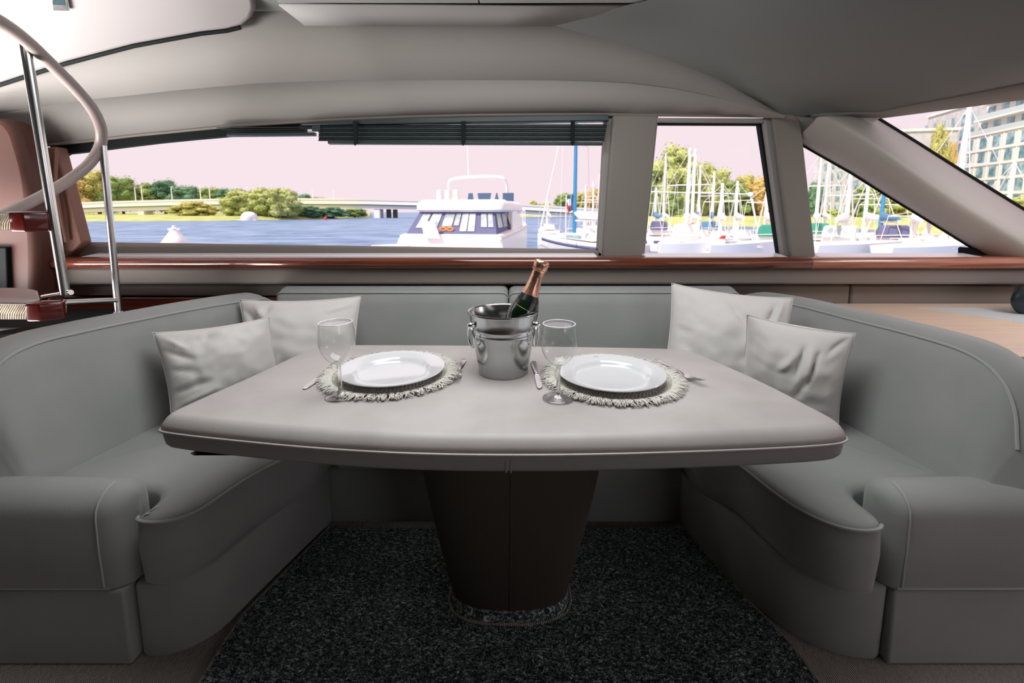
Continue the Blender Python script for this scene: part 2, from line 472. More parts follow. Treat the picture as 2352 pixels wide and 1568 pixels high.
# raked windscreen pillar
L = [(1836, 312), (1841, 332), (1955, 397), (2029, 444), (2108, 492), (2234, 570), (2420, 690)]
RR = [(1880, 268), (1915, 272), (2017, 332), (2093, 385), (2196, 456), (2352, 552), (2520, 655)]
U = [(2000, 266), (2016, 273), (2110, 331), (2190, 382), (2290, 444), (2420, 524), (2560, 611)]
def mid(a, b, t): return [(p[0]*(1-t)+q[0]*t, p[1]*(1-t)+q[1]*t) for p, q in zip(a, b)]
lines = [(L, 2.28), (L, 2.22), (mid(L, RR, .30), 2.15), (mid(L, RR, .75), 2.095), (RR, 2.085), (mid(RR, U, .3), 2.125), (mid(RR, U, .75), 2.25), (U, 2.33), (U, 2.40)]
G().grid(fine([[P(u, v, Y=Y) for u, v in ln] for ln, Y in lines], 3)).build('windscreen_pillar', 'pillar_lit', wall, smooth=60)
G().tube([P(u, v-1, Y=2.32) for u, v in U[1:]], .009, 8).build('pillar_gasket', 'black', wall)
G().tube([P(u, v+1, Y=2.215) for u, v in L[1:]], .005, 8).build('pillar_gasket', 'black', wall)
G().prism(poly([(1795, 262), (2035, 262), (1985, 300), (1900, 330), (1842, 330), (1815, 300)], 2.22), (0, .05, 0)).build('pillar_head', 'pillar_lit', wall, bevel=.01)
G().prism(poly([(2225, 568), (2300, 575), (2420, 578), (2420, 594), (2225, 594)], 2.20), (0, .06, 0)).build('corner_fairing', 'black', wall, bevel=.01)

# padded panels under the rail
def xpanel(name, mat, x0, x1, y, z0, z1, d=.05, bev=.012, x0b=None):
    b = x0 if x0b is None else x0b
    return G().prism([(x0, y, z1), (x1, y, z1), (x1, y, z0), (b, y, z0)], (0, d, 0)).build(name, mat, wall, bevel=bev)
xl = P(105, 622, Y=2.12).x
xpanel('padded_panel', 'panel', xl, 3.2, 2.12, .825, .902, .13, .012, P(150, 654, Y=2.12).x)
sx = P(1953, 680, Y=2.19).x
xpanel('lower_padded_panel', 'panel', P(1560, 680, Y=2.19).x, sx-.002, 2.19, .70, .812)
xpanel('lower_padded_panel', 'panel', sx+.002, P(2330, 680, Y=2.19).x, 2.19, .70, .812)
xpanel('lower_padded_panel', 'panel', P(150, 680, Y=2.19).x, P(1550, 680, Y=2.19).x, 2.2, .755, .812)
xpanel('wood_plinth', 'wood', P(110, 700, Y=2.17).x, P(900, 700, Y=2.195).x, 2.195, .30, .75, .05, .004)

# ---- glossy wood rail
rail = struct('trim_1', 'glossy red brown wooden rail running under the windows')
def rail_piece(x0, x1, mat, name, endround=False):
    prof = [(2.25, .957), (2.112, .957), (2.096, .954), (2.086, .945), (2.082, .93), (2.086, .914), (2.096, .905), (2.112, .902), (2.25, .902)]
    st = [(x0, 1.0)]
    if endround: st = [(x0, .35), (x0+.008, .7), (x0+.02, .9), (x0+.04, 1.0)]
    rings = []
    for x, k in st+[(x1, 1.0)]:
        rings.append([Vector((x, 2.25-(2.25-y)*(.5+.5*k), .93+(z-.93)*k)) for y, z in prof])
    G().loft(rings).build(name, mat, rail, smooth=50)
xm = P(1862, 600, Y=2.1).x
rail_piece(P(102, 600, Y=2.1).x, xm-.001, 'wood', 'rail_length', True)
rail_piece(xm+.001, 3.3, 'wood_lightened', 'rail_length')  # same wood in a lighter colour, standing in for its reflection

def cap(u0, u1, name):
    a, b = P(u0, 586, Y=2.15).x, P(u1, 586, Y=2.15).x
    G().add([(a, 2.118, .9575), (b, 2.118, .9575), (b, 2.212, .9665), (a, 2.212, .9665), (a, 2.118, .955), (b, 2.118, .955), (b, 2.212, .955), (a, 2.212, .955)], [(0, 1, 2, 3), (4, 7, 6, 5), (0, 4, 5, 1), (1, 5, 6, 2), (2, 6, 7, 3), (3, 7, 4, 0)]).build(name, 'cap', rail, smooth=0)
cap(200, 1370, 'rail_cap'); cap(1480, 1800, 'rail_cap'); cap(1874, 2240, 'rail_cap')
# ---- windows
def window(name, label, hole, outer, Y, gasket_pairs):
    w = struct(name, label)
    G().prism(poly(outer, Y+.02), (0, .006, 0)).build('pane', PANE, w, smooth=0)
    for a, b, y in gasket_pairs:
        n = len(a)
        vs = poly(a, y)+poly(b, y); vs += [p+Vector((0, .03, 0)) for p in vs]
        fs = []
        for i in range(n-1):
            fs += [(i, i+1, n+i+1, n+i), (2*n+i, 3*n+i, 3*n+i+1, 2*n+i+1), (i, 2*n+i, 2*n+i+1, i+1), (n+i, n+i+1, 3*n+i+1, 3*n+i)]
        fs += [(0, n, 3*n, 2*n), (n-1, 3*n-1, 4*n-1, 2*n-1)]
        G().add(vs, fs).build('gasket', 'black', w)
    return w
in1 = [(700, 306), (600, 309), (520, 313), (440, 320), (360, 328), (270, 339), (200, 348), (152, 353), (143, 358), (140, 368), (150, 420), (162, 480), (178, 540), (183, 551), (192, 555)]
out1 = [(700, 270), (600, 276), (520, 282), (440, 290), (360, 298), (270, 306), (200, 314), (135, 322), (118, 330), (112, 345), (124, 420), (136, 480), (150, 545), (158, 560), (192, 565)]
inr = [(1385, 262), (1397, 300), (1392, 400), (1386, 480), (1381, 540), (1378, 566), (1370, 574)]
outr = [(1420, 262), (1420, 300), (1404, 400), (1397, 480), (1391, 540), (1389, 578), (1378, 586)]
window('window_1', 'long low window over the sofa with a dark rubber gasket', None,
       [(110, 330), (520, 270), (900, 240), (1420, 240), (1390, 592), (150, 592)], 2.25, [(out1, in1, 2.205), (outr, inr, 2.225)])
window('window_2', 'small upright window between the two beige pillars', None,
       [(1490, 250), (1770, 250), (1815, 592), (1470, 592)], 2.25,
       [([(1500, 276), (1765, 276), (1812, 592)], [(1500, 286), (1744, 287), (1790, 592)], 2.22)])
G().prism(poly([(1508, 270), (1760, 271), (1760, 281), (1508, 280)], 2.19), (0, .03, 0)).build('rolled_shade', 'header', bpy.data.objects['window_2'], bevel=.006)
window('window_3', 'triangular window below the raked windscreen pillar', None,
       [(1820, 290), (1860, 310), (2270, 592), (1850, 592)], 2.25, [([(1860, 582), (2240, 583)], [(1860, 587), (2240, 588)], 2.21)])
w4 = struct('window_4', 'raked windscreen pane under the roof edge')
T = P(2000, 268, Y=2.35); B = P(2560, 611, Y=2.35)
prs = [(T, B), (Vector((2.10, 1.45, 1.63)), Vector((3.0, 1.5, .95))), (Vector((2.35, .6, 1.66)), Vector((3.25, .7, .95))), (Vector((2.42, -.6, 1.66)), Vector((3.25, -.7, .95))), (Vector((2.0, -2.2, 1.63)), Vector((2.7, -2.3, .95)))]
G().grid([[a for a, b in prs], [b for a, b in prs]]).build('pane', PANE, w4, solid=.006, smooth=0)

# ---- ceiling
ceil = struct('ceiling', 'grey upholstered saloon ceiling with a pale panel in the middle')
G().box((-1.3, -.15, 2.04), (6.6, 4.9, .06)).build('headlining', 'ceil', ceil)
strip = [[P(700, 57, Y=2.05), P(850, 57.5, Y=2.05), P(1000, 58, Y=2.05), P(1150, 58, Y=2.05), P(1270, 58, Y=2.05)],
         [P(640, 10, z=1.972), P(800, 10, z=1.972), P(1000, 11, z=1.972), P(1200, 13, z=1.972), P(1462, 12, z=1.972)]]
G().grid(strip).build('panel_edge', 'ceil_panel', ceil, solid=.008)
pa = P(640, 7, z=1.972); pb = P(1101, 8, z=1.972); pc = P(1475, 7, z=1.972)
G().prism([pa, pb-Vector((.002, 0, 0)), Vector((pb.x-.002, -2.3, 1.972)), Vector((pa.x, -2.3, 1.972))], (0, 0, .02)).build('ceiling_panel', 'ceil_panel', ceil, bevel=.003)
G().prism([pb+Vector((.002, 0, 0)), pc, Vector((.62, 1.4, 1.972)), Vector((.8, -2.3, 1.972)), Vector((pb.x+.002, -2.3, 1.972))], (0, 0, .02)).build('ceiling_panel', 'ceil_panel', ceil, bevel=.003)
# lowered ceiling over the bow side
g0 = [(1270, 58, None, 2.055), (1440, 106, None, 2.10), (1640, 180, None, 2.155), (1720, 222, None, 2.175), (1800, 267, None, 2.195)]
g1 = [(1490, 0, 1.965, None), (1560, 60, 1.915, None), (1664, 145, 1.80, None), (1744, 215, 1.69, None), (1804, 267, None, 2.195)]
g2 = [(1700, -30, 1.90, None), (1740, 70, 1.835, None), (1795, 150, 1.765, None), (1815, 218, 1.68, None), (1862, 264, None, 2.19)]
g3 = [(2100, -30, 1.80, None), (2090, 70, 1.76, None), (2070, 150, 1.715, None), (2045, 212, 1.66, None), (2018, 257, None, 2.15)]
g4 = [(2560, -60, 1.77, None), (2530, 0, 1.735, None), (2480, 70, 1.695, None), (2410, 130, 1.66, None), (2352, 190, 1.632, None)]
rowsC = [[P(u, v, Y=Y, z=z) for u, v, z, Y in g] for g in (g0, g1, g2, g3, g4)]
rowsC.append([Vector((2.2, .6, 1.77)), Vector((2.25, .7, 1.74)), Vector((2.3, .8, 1.70)), Vector((2.35, .95, 1.67)), Vector((2.32, 1.05, 1.65))])
G().grid(fine(rowsC, 5)).build('bow_headlining', 'ceil', ceil, smooth=180)
near = [r[0] for r in rowsC[1:]]
G().grid([near, [Vector((p.x*.7+.5, -2.4, p.z)) for p in near]]).build('bow_headlining', 'ceil', ceil, smooth=0)
e = [rowsC[2][4], rowsC[3][4], (rowsC[3][4]+rowsC[4][4])/2, rowsC[4][4], rowsC[5][4], Vector((2.45, -.2, 1.67)), Vector((2.0, -2.3, 1.65))]
f = [P(1862, 266, Y=2.23), P(2018, 270, Y=2.24), None, P(2352, 226, Y=1.80), Vector((2.40, 1.1, 1.615)), Vector((2.53, -.2, 1.64)), Vector((2.1, -2.3, 1.62))]
f[2] = (f[1]+f[3])/2
G().grid([e, f]).build('windscreen_lip', 'header', ceil, solid=.012)

# white moulded panel over the stairs
pp0 = P(0, 190, Y=2.0); nn = (P(520, 66, Y=2.0)-pp0).cross(P(300, -100, Y=1.72)-pp0).normalized()
if nn.y > 0: nn = -nn
lowp = [(-1100, 560), (-400, 322), (-150, 236), (0, 190), (148, 142), (306, 101), (459, 73), (520, 66), (552, 58), (572, 42), (581, 20), (578, -2), (566, -40), (540, -90), (-1100, -400)]
lp = [PP(u, v, pp0, nn) for u, v in lowp]
top = G().prism(lp, (0, .03, .02)); top.build('stairwell_panel', 'white_panel', ceil, bevel=.01)
G().tube([PP(u, v+5, pp0+Vector((0, .02, 0)), nn) for u, v in lowp[:9]], .0085, 8).build('panel_gasket', 'black', ceil)

# ---- bulkhead and column on the stair side
wl = struct('wall_left', 'rust brown leather bulkhead and column behind the stairs')
G().prism(round_poly(poly([(-900, 240), (12, 268), (58, 342), (128, 336), (150, 420), (186, 556), (152, 592), (102, 600), (130, 720), (-900, 720)], 2.15), [0, .02, .03, 0, 0, 0, 0, .03, 0, 0]), (0, .06, 0)).build('bulkhead', 'brown_wall', wl, bevel=.008)
G().prism(round_poly(poly([(-900, 255), (10, 270), (34, 300), (64, 400), (80, 560), (78, 720), (-900, 720)], 2.02), [0, .03, .03, .1, .1, 0, 0]), (0, .12, 0)).build('column', 'brown_col', wl, bevel=.03)
G().prism(poly([(-200, 568), (14, 568), (18, 690), (-200, 690)], 2.00), (0, .03, 0)).build('dark_face', 'black', wl, bevel=.005)  # plain black sheet set in front of the column

# ---- the rest of the hull, out of the picture: its openings are placed to steer the daylight
wf = struct('wall_front', 'opposite side of the saloon behind the viewer with its own window band')
G().box((-.6, -2.56, .45), (8.2, .06, .95)).build('lower_lining', 'panel', wf)
G().box((-.6, -2.56, 1.83), (8.2, .06, .46)).build('upper_lining', 'header', wf)
G().box((-1.4, -2.56, 1.2), (6.6, .06, .9)).build('light_block_lining', 'panel', wf)  # added closed stretch, keeps window light off the left arm
wa = struct('wall_aft', 'aft bulkhead of the saloon beside its open door')
G().box((-4.65, -.8, 1.0), (.06, 3.6, 2.1)).build('bulkhead', 'panel', wa)
wr = struct('wall_right', 'low bow side bulkhead below the windscreen')
G().box((3.3, 0, .45), (.06, 4.7, .96)).build('bulkhead', 'panel', wr)
# ================================================================== SOFA
sofa = thing('corner_sofa', 'U-shaped built-in sofa in grey microfibre wrapped around the dining table', 'sofa', (-.03, 1.5, 0))
def back_ring(bi, ti, out, zt, zb=.36, th=.125, k=1.0):
    """section of a sofa back: bi/ti inner bottom and top plan points, out outward unit vector"""
    bi, ti, o = Vector(bi), Vector(ti), Vector(out)
    r = .035
    pts = []
    def q(p, z): pts.append(Vector((p.x, p.y, z)))
    for t in (0, .25, .5, .75, .92):
        bulge = -.012*math.sin(math.pi*t)*k
        q(bi.lerp(ti, t)+o*bulge, zb+(zt-r-zb)*t)
    q(ti+o*.006, zt-r*.45); q(ti+o*.022, zt-.004); q(ti+o*.05, zt+.006)
    q(ti+o*(th-.03), zt+.010); q(ti+o*(th-.006), zt-.008); q(ti+o*th, zt-r); q(ti+o*th, zb)
    return pts
PI_ = 6  # index of the piping vertex
def back_piece(name, stations, start_round=True, end_drop=None):
    rings = []
    S = []
    for i, s in enumerate(stations): S.append(s)
    for (bi, ti, out, zt, th) in S: rings.append(back_ring(bi, ti, out, zt, th=th))
    o = G().loft(rings).build(name, 'sofa', sofa, smooth=50, bevel=None)
    path = [r[5]+(r[5]-r[7])*.0+Vector((0, 0, .004)) for r in rings]
    G().tube(path, .0042, 6).build('piping', 'sofa_pipe', o)
    return o
def rounded_ends(x0, x1, y0, y1, zt, lowx=.0):
    st = []
    n = 14
    for i in range(n+1):
        t = i/n; x = x0+(x1-x0)*t
        d = min(x-x0, x1-x); r = .03
        drop = 0 if d >= r else r-math.sqrt(max(0, r*r-(r-d)**2))
        st.append(((x, y0+drop*.8), (x, y1+drop*.5), (0, 1), zt-drop, .125-drop*.6))
    return st
def ends_x(x0, x1): # denser near the ends
    a = [0, .004, .010, .018, .03]
    return [x0+v for v in a]+[x0+(x1-x0)*t for t in (.2, .4, .6, .8)]+[x1-v for v in reversed(a)]
def straight(x0, x1, yb, yt, zt):
    st = []
    for x in ends_x(x0, x1):
        d = min(x-x0, x1-x); r = .03
        drop = 0 if d >= r else r-math.sqrt(max(0, r*r-(r-d)**2))
        st.append(((x, yb+drop), (x, yt+drop*.6), (0, 1), zt-drop, .125-drop*.8))
    return st
xs0, xs1, xs2 = -1.092, P(1168, 655, Y=2.1).x, 1.055
back_piece('back_cushion', straight(xs0, xs1-.002, 2.0, 2.06, .808))
back_piece('back_cushion', straight(xs1+.002, xs2, 2.0, 2.06, .808))
def side_piece(top, bot, zts, side, drop_n, th=.13):
    """top/bot plan polylines of equal length; the last drop_n points form the rounded end"""
    st = []
    tt = catmull([Vector((*p, z)) for p, z in zip(top, zts)], 4); bb = catmull([Vector((*p, 0)) for p in bot], 4)
    for i in range(len(tt)):
        a = tt[max(i-1, 0)]; b = tt[min(i+1, len(tt)-1)]
        d = Vector((b.x-a.x, b.y-a.y)).normalized()
        out = Vector((-d.y, d.x))
        if out.x*side < 0: out = -out
        st.append(((bb[i].x, bb[i].y), (tt[i].x, tt[i].y), out, tt[i].z, th))
    return st
lt = [(-1.075, 2.02), (-1.10, 1.955), (-1.21, 1.77), (-1.295, 1.56), (-1.345, 1.40), (-1.385, 1.285), (-1.395, 1.20), (-1.393, 1.155), (-1.385, 1.13)]
lb = [(-1.05, 1.99), (-1.07, 1.92), (-1.165, 1.72), (-1.225, 1.50), (-1.25, 1.35), (-1.262, 1.24), (-1.268, 1.18), (-1.272, 1.14), (-1.275, 1.12)]
lz = [.775, .798, .802, .802, .802, .795, .765, .70, .60]
ls = back_piece('side_back', side_piece(lt, lb, lz, -1, 4))
rt = [(1.055, 2.10), (1.10, 2.03), (1.185, 1.88), (1.235, 1.61), (1.272, 1.40), (1.283, 1.25), (1.288, 1.165), (1.285, 1.115), (1.275, 1.085)]
rb = [(1.03, 2.05), (1.06, 1.97), (1.125, 1.80), (1.165, 1.52), (1.185, 1.34), (1.192, 1.22), (1.196, 1.15), (1.198, 1.11), (1.20, 1.085)]
rz = [.765, .786, .788, .788, .788, .782, .745, .68, .58]
rs = back_piece('side_back', side_piece(rt, rb, rz, 1, 4))

def ccw(p):
    a = sum(p[i][0]*p[(i+1) % len(p)][1]-p[(i+1) % len(p)][0]*p[i][1] for i in range(len(p)))
    return p if a > 0 else p[::-1]
def soft_outline(outl, res=.012, soft=8):
    g = G().slab(ccw(outl), [(0, 0), (0, 1)], res=res, soft=soft)
    return [Vector((p.x, p.y, 0)) for p in g.v[:len(g.v)//2]]
def front_part(outl, ref):
    ref = [Vector((p.x, p.y, 0)) for p in ref]
    pts = soft_outline(outl); n = len(pts)
    keep = [min((p-r).length for r in ref) < .02 for p in pts]
    st = next(i for i in range(n) if keep[i] and not keep[i-1])
    out = []
    for k in range(n):
        if not keep[(st+k) % n]: break
        out.append(pts[(st+k) % n])
    return out
def cushion(name, outl, z0, z1, tilt=None, r=.02, mat='sofa', pipe=None):
    o = ccw(outl)
    g = G().slab(o, [(.012, z0), (.002, z0+.012), (0, z0+.04), (-.004, (z0+z1)/2), (0, z1-r), (r*.25, z1-r*.3), (r, z1), (r*1.3, z1+.0015)], res=.012, soft=8)
    if tilt:
        for p in g.v:
            if p.z > (z0+z1)/2: p.z += tilt(p)
    return g.build(name, mat, sofa, smooth=60)
zs0, zs1 = .212, .385
fl = [P(u, v, z=zs1-.012) for u, v in [(300, 1216), (330, 1219), (365, 1217), (400, 1209), (440, 1193), (480, 1168), (520, 1138), (560, 1110), (605, 1082), (650, 1059)]]
fl = catmull([(p.x, p.y, 0) for p in fl], 3)
left_out = [(p.x, p.y) for p in fl]+[(-.69, 1.45), (-.675, 1.56), (-.672, 2.0), (-1.06, 2.0), (-1.19, 1.75), (-1.25, 1.5), (-1.28, 1.3), (-1.30, 1.175), (-1.10, 1.172), (-.985, 1.172), (-.955, 1.155), (-.942, 1.125), (-.945, 1.07)]
tl = lambda p: max(0, min(.045, (-p.x-.75)/.45*.045))
cl = cushion('seat_cushion', left_out, zs0, zs1, tl)
G().tube([Vector((p.x, p.y, zs1-.006+tl(p)))+Vector((0, 0, 0)) for p in front_part(left_out, fl)], .0045, 6).build('piping', 'sofa_pipe', cl)
fr = [P(u, v, z=zs1-.012) for u, v in [(2035, 1238), (2010, 1240), (1980, 1238), (1950, 1233), (1915, 1221), (1880, 1205), (1835, 1180), (1790, 1149), (1740, 1108), (1695, 1070)]]
fr = catmull([(p.x, p.y, 0) for p in fr], 3)
right_out = [(p.x, p.y) for p in fr]+[(.635, 1.45), (.628, 1.56), (.628, 2.0), (1.03, 2.0), (1.14, 1.75), (1.19, 1.5), (1.215, 1.3), (1.23, 1.175), (1.05, 1.172), (.955, 1.172), (.925, 1.155), (.915, 1.125), (.925, 1.06)]
tr = lambda p: max(0, min(.045, (p.x-.70)/.45*.045))
cr_ = cushion('seat_cushion', right_out, zs0, zs1, tr)
G().tube([Vector((p.x, p.y, zs1-.006+tr(p)))+Vector((0, 0, 0)) for p in front_part(right_out, fr)], .0045, 6).build('piping', 'sofa_pipe', cr_)
cushion('seat_cushion', [(-.66, 1.56), (.616, 1.56), (.616, 2.02), (-.66, 2.02)], zs0+.01, zs1, lambda p: max(0, (p.y-1.6)/.4*.04))
# plinths
def plinth(outl, name='base'):
    G().slab(ccw(outl), [(.004, 0), (0, .01), (0, .205), (.006, .212)], res=.015).build(name, 'sofa', sofa, smooth=50)
bl = [P(u, v, z=0) for u, v in [(318, 1510), (350, 1511), (380, 1508), (412, 1500), (440, 1489), (480, 1468), (520, 1440), (555, 1405), (590, 1370), (675, 1286), (757, 1206)]]
bl = [(p.x, p.y) for p in catmull([(q.x, q.y, 0) for q in bl], 3)]
plinth(bl+[(-.685, 2.0), (-1.3, 2.0), (-1.3, 1.18), (-1.0, 1.18), (-.978, 1.06)])
br = [P(u, v, z=0) for u, v in [(2030, 1518), (1995, 1516), (1960, 1512), (1920, 1503), (1880, 1489), (1840, 1470), (1800, 1447), (1750, 1407), (1700, 1360), (1632, 1286), (1565, 1210)]]
br = [(p.x, p.y) for p in catmull([(q.x, q.y, 0) for q in br], 3)]
plinth(br+[(.632, 2.0), (1.25, 2.0), (1.25, 1.18), (1.0, 1.18), (.972, 1.06)])
plinth([(-.70, 1.585), (.65, 1.585), (.65, 2.0), (-.70, 2.0)])
# arms
def arm(side, xe, xend):
    """arm panel lying across the end of a seat; side -1 left, +1 right; xe front edge, xend the nose"""
    y0, y1 = 1.035, 1.165; rings = []
    far = side*1.75
    n = 10
    pts = []
    h = (y1-y0)/2; yc = (y0+y1)/2
    # cross-section in (y,z)
    sec = [(y0+.004, .215), (y0, .225), (y0-.002, .33), (y0, .41)]+[(yc-h*math.cos(a), .41+.062*math.sin(a)) for a in [math.pi*k/10 for k in range(1, 10)]]+[(y1, .41), (y1, .225), (y1-.004, .215)]
    nose = abs(xend-xe)
    st = []
    for k in range(0, 9):
        a = math.pi/2*k/8
        st.append((xend+side*nose*1.0*(1-math.cos(a))*1.0, math.sin(a)))
    st = [(x, max(.12, s)) for x, s in st]
    rings = []
    for x, s in st:
        rings.append([Vector((x-side*.0, yc+(y-yc)*s, (z if z < .41 else .41+(z-.41)*(.35+.65*s)))) for y, z in sec])
    for x in (xe+side*.1, xe+side*.3, far):
        rings.append([Vector((x, y, z+.006*math.sin((abs(x)-abs(xe))*2))) for y, z in sec])
    o = G().loft(rings).build('armrest', 'sofa', sofa, smooth=50)
    seam = [Vector((r[0].x, r[0].y-.001, .219)) for r in rings[7:]]
    G().tube(seam, .0035, 6).build('piping', 'sofa_pipe', o)
    seam2 = [p+Vector((0, -.001, 0)) for p in rings[8][1:9]]
    G().tube(seam2, .0025, 6).build('piping', 'sofa_pipe', o)
    b = G().prism([(side*.987 if side < 0 else .972, y0+.004, .212), (far, y0+.004, .212), (far, y0, 0), (side*.985 if side < 0 else .972, y0, 0)], (0, .125, 0))
    b.build('arm_base', 'sofa', sofa, bevel=.008)
arm(-1, -1.03, -.972)
arm(1, .985, .945)

# ================================================================== RUG
rug = thing('rug', 'dark grey speckled rug under the dining table with a thin pale edge', 'rug', (0, 1.2, 0))
re_l = [P(u, v, z=.008) for u, v in [(757, 1212), (640, 1330), (560, 1412), (520, 1470), (490, 1520), (462, 1566)]]
re_r = [P(u, v, z=.008) for u, v in [(1870, 1556), (1845, 1520), (1815, 1482), (1760, 1424), (1690, 1350), (1568, 1212)]]
lastl = re_l[-1]+(re_l[-1]-re_l[-2]).normalized()*.3; lastr = re_r[0]+(re_r[0]-re_r[1]).normalized()*.3
outl = [(p.x, p.y) for p in re_l]+[(lastl.x, lastl.y), (lastr.x, lastr.y)]+[(p.x, p.y) for p in re_r]
o = G().slab(ccw(outl), [(0, .0), (0, .007), (.004, .010)]).build('pile', 'rug', rug)
G().tube([p+Vector((-.003, 0, 0)) for p in re_l]+[lastl], .005, 6).build('bound_edge', 'carpet', rug)
G().tube([lastr]+[p+Vector((.003, 0, 0)) for p in re_r], .005, 6).build('bound_edge', 'carpet', rug)
rnd = random.Random(5)
g = G()
def inside(x, y, pl):
    c = False; n = len(pl)
    for i in range(n):
        (x1, y1), (x2, y2) = pl[i], pl[(i+1) % n]
        if (y1 > y) != (y2 > y) and x < (x2-x1)*(y-y1)/(y2-y1)+x1: c = not c
    return c
cnt = 0
for _ in range(60000):
    x = rnd.uniform(-.95, .95); y = rnd.uniform(.72, 1.5)
    if rnd.random() < (y-.72)/1.1: continue
    if not inside(x, y, outl): continue
    a = rnd.uniform(0, 6.283); l = rnd.uniform(.004, .009); w = .0012
    dx, dy = math.cos(a), math.sin(a)
    z = .010
    h = rnd.uniform(.003, .008)
    k = len(g.v)
    g.v += [Vector((x-dy*w, y+dx*w, z)), Vector((x+dy*w, y-dx*w, z)), Vector((x+dx*l*.5, y+dy*l*.5, z+h)), Vector((x+dx*l, y+dy*l, z+h*.6))]
    g.f += [(k, k+1, k+2), (k+2, k+1, k+3)]
    cnt += 1
tuft = g.build('tufts', 'rug', rug, smooth=0, fixn=False); tuft['kind'] = 'stuff'

# ================================================================== TABLE
table = thing('dining_table', 'padded grey leather dining table on a tapered brown pedestal', 'table', (-.01, 1.24, 0))
TZ = .70
tpix = [(352, 972, .685), (362, 958, .695), (385, 940, TZ), (450, 911, TZ), (560, 864, TZ), (650, 823, TZ), (700, 801, TZ), (735, 790, TZ), (790, 787.5, TZ), (1000, 788, TZ), (1200, 790, TZ), (1400, 793, TZ), (1540, 796, TZ),
        (1585, 800, TZ), (1620, 813, TZ), (1700, 846, TZ), (1800, 892, TZ), (1870, 928, TZ), (1925, 960, .695), (1948, 980, .69), (1953, 997, .675), (1940, 1012, .67),
        (1860, 1022, .668), (1700, 1030, .668), (1500, 1037, .668), (1330, 1041, .668), (1165, 1042, .668), (1000, 1040, .668), (850, 1034, .668), (700, 1024, .668), (550, 1010, .668), (420, 996, .668), (368, 988, .668), (354, 981, .675)]
tout = [P(u, v, z=z) for u, v, z in tpix]
tout = [(p.x, p.y) for p in catmull([(q.x, q.y, 0) for q in tout], 3, True)]
tout = ccw(tout)
_g = G().slab(tout, [(0, 0), (0, 1)], res=.014, soft=5)
tout = [(p.x, p.y) for p in _g.v[:len(_g.v)//2]]
def tslab(prof): return G().slab(tout, prof, res=.014, soft=0)
tslab([(.02, .664), (.003, .665), (0, .671), (.003, .680), (.011, .691), (.020, .698), (.028, .7003)]).build('tabletop', 'table', table, smooth=60)
N = len(tout)
def edge_path(ins, z):
    o2 = [Vector(p) for p in tout]; out = []
    for i in range(N):
        t = (o2[(i+1) % N]-o2[i-1]).normalized(); n_ = Vector((-t.y, t.x))
        out.append(Vector((*(o2[i]+n_*ins), z)))
    return out
band = tslab([(.024, .620), (.012, .622), (.006, .630), (.003, .648), (.003, .663), (.02, .664)]).build('edge_band', 'table_band', table, smooth=60)
G().tube(edge_path(-.001, .6655), .0032, 6, closed=True).build('piping', 'table', table)
# stitches along the band
g = G()
pth = edge_path(.001, .660)
cum = 0
for i in range(N):
    a, b = pth[i], pth[(i+1) % N]; L_ = (b-a).length
    if a.y > 1.3: continue
    k = max(1, int(L_/.006))
    for j in range(k):
        p = a.lerp(b, j/k); d = (b-a).normalized()
        g.tube([p, p+d*.0032], .0007, 4)
st = g.build('stitching', 'sofa_pipe', band, smooth=0); st['kind'] = 'stuff'
fc = P(1168, 1050, Y=.888)
for dx in (-.005, .005):
    G().tube([Vector((fc.x+dx, .8935, .664)), Vector((fc.x+dx, .889, .648)), Vector((fc.x+dx, .8935, .622))], .0022, 6).build('corner_seam', 'table_band', band)
under = [(p.x, p.y) for p in G().slab(tout, [(0, 0), (.05, 0)], res=.014).v[-len(G().slab(tout, [(0, 0)], res=.014).v):]]
G().slab(ccw(under), [(.02, .590), (.01, .594), (0, .604), (.002, .621)], res=.014).build('underside_board', 'pedestal', table, smooth=60)
# pedestal
def sup(cx, cy, a, b, n, z, k=40):
    out = []
    for i in range(k):
        t = 2*math.pi*i/k; c, s = math.cos(t), math.sin(t)
        out.append(Vector((cx+a*math.copysign(abs(c)**(2/n), c), cy+b*math.copysign(abs(s)**(2/n), s), z)))
    return out
pcx, pcy = -.006, 1.245
rings = []
for t in [0, .15, .3, .45, .6, .75, .9, 1.0]:
    z = .045+(.592-.045)*t
    rings.append(sup(pcx+.004*t, pcy, .172+(.278-.172)*t+.008*math.sin(math.pi*t), .095+(.165-.095)*t, 2.6, z))
ped = G().loft(rings).build('pedestal', 'pedestal', table, smooth=60)
G().tube([Vector((r[30].x, min(q.y for q in r)-.0003, r[0].z)) for r in rings], .0018, 6).build('seam', 'pedestal', ped)
G().loft([sup(pcx, pcy, .178, .101, 2.6, .010), sup(pcx, pcy, .176, .100, 2.6, .035), sup(pcx, pcy, .172, .096, 2.6, .047)]).build('carpet_collar', 'rug', table, smooth=60)
rr = [p+Vector((0, 0, .004*noise.noise(p*30))) for p in sup(pcx, pcy,   .183, .106, 2.6, .012, 60)]
G().tube(rr, [.0045+.002*noise.noise(p*60) for p in rr], 6, closed=True).build('collar_edge', 'carpet', table)

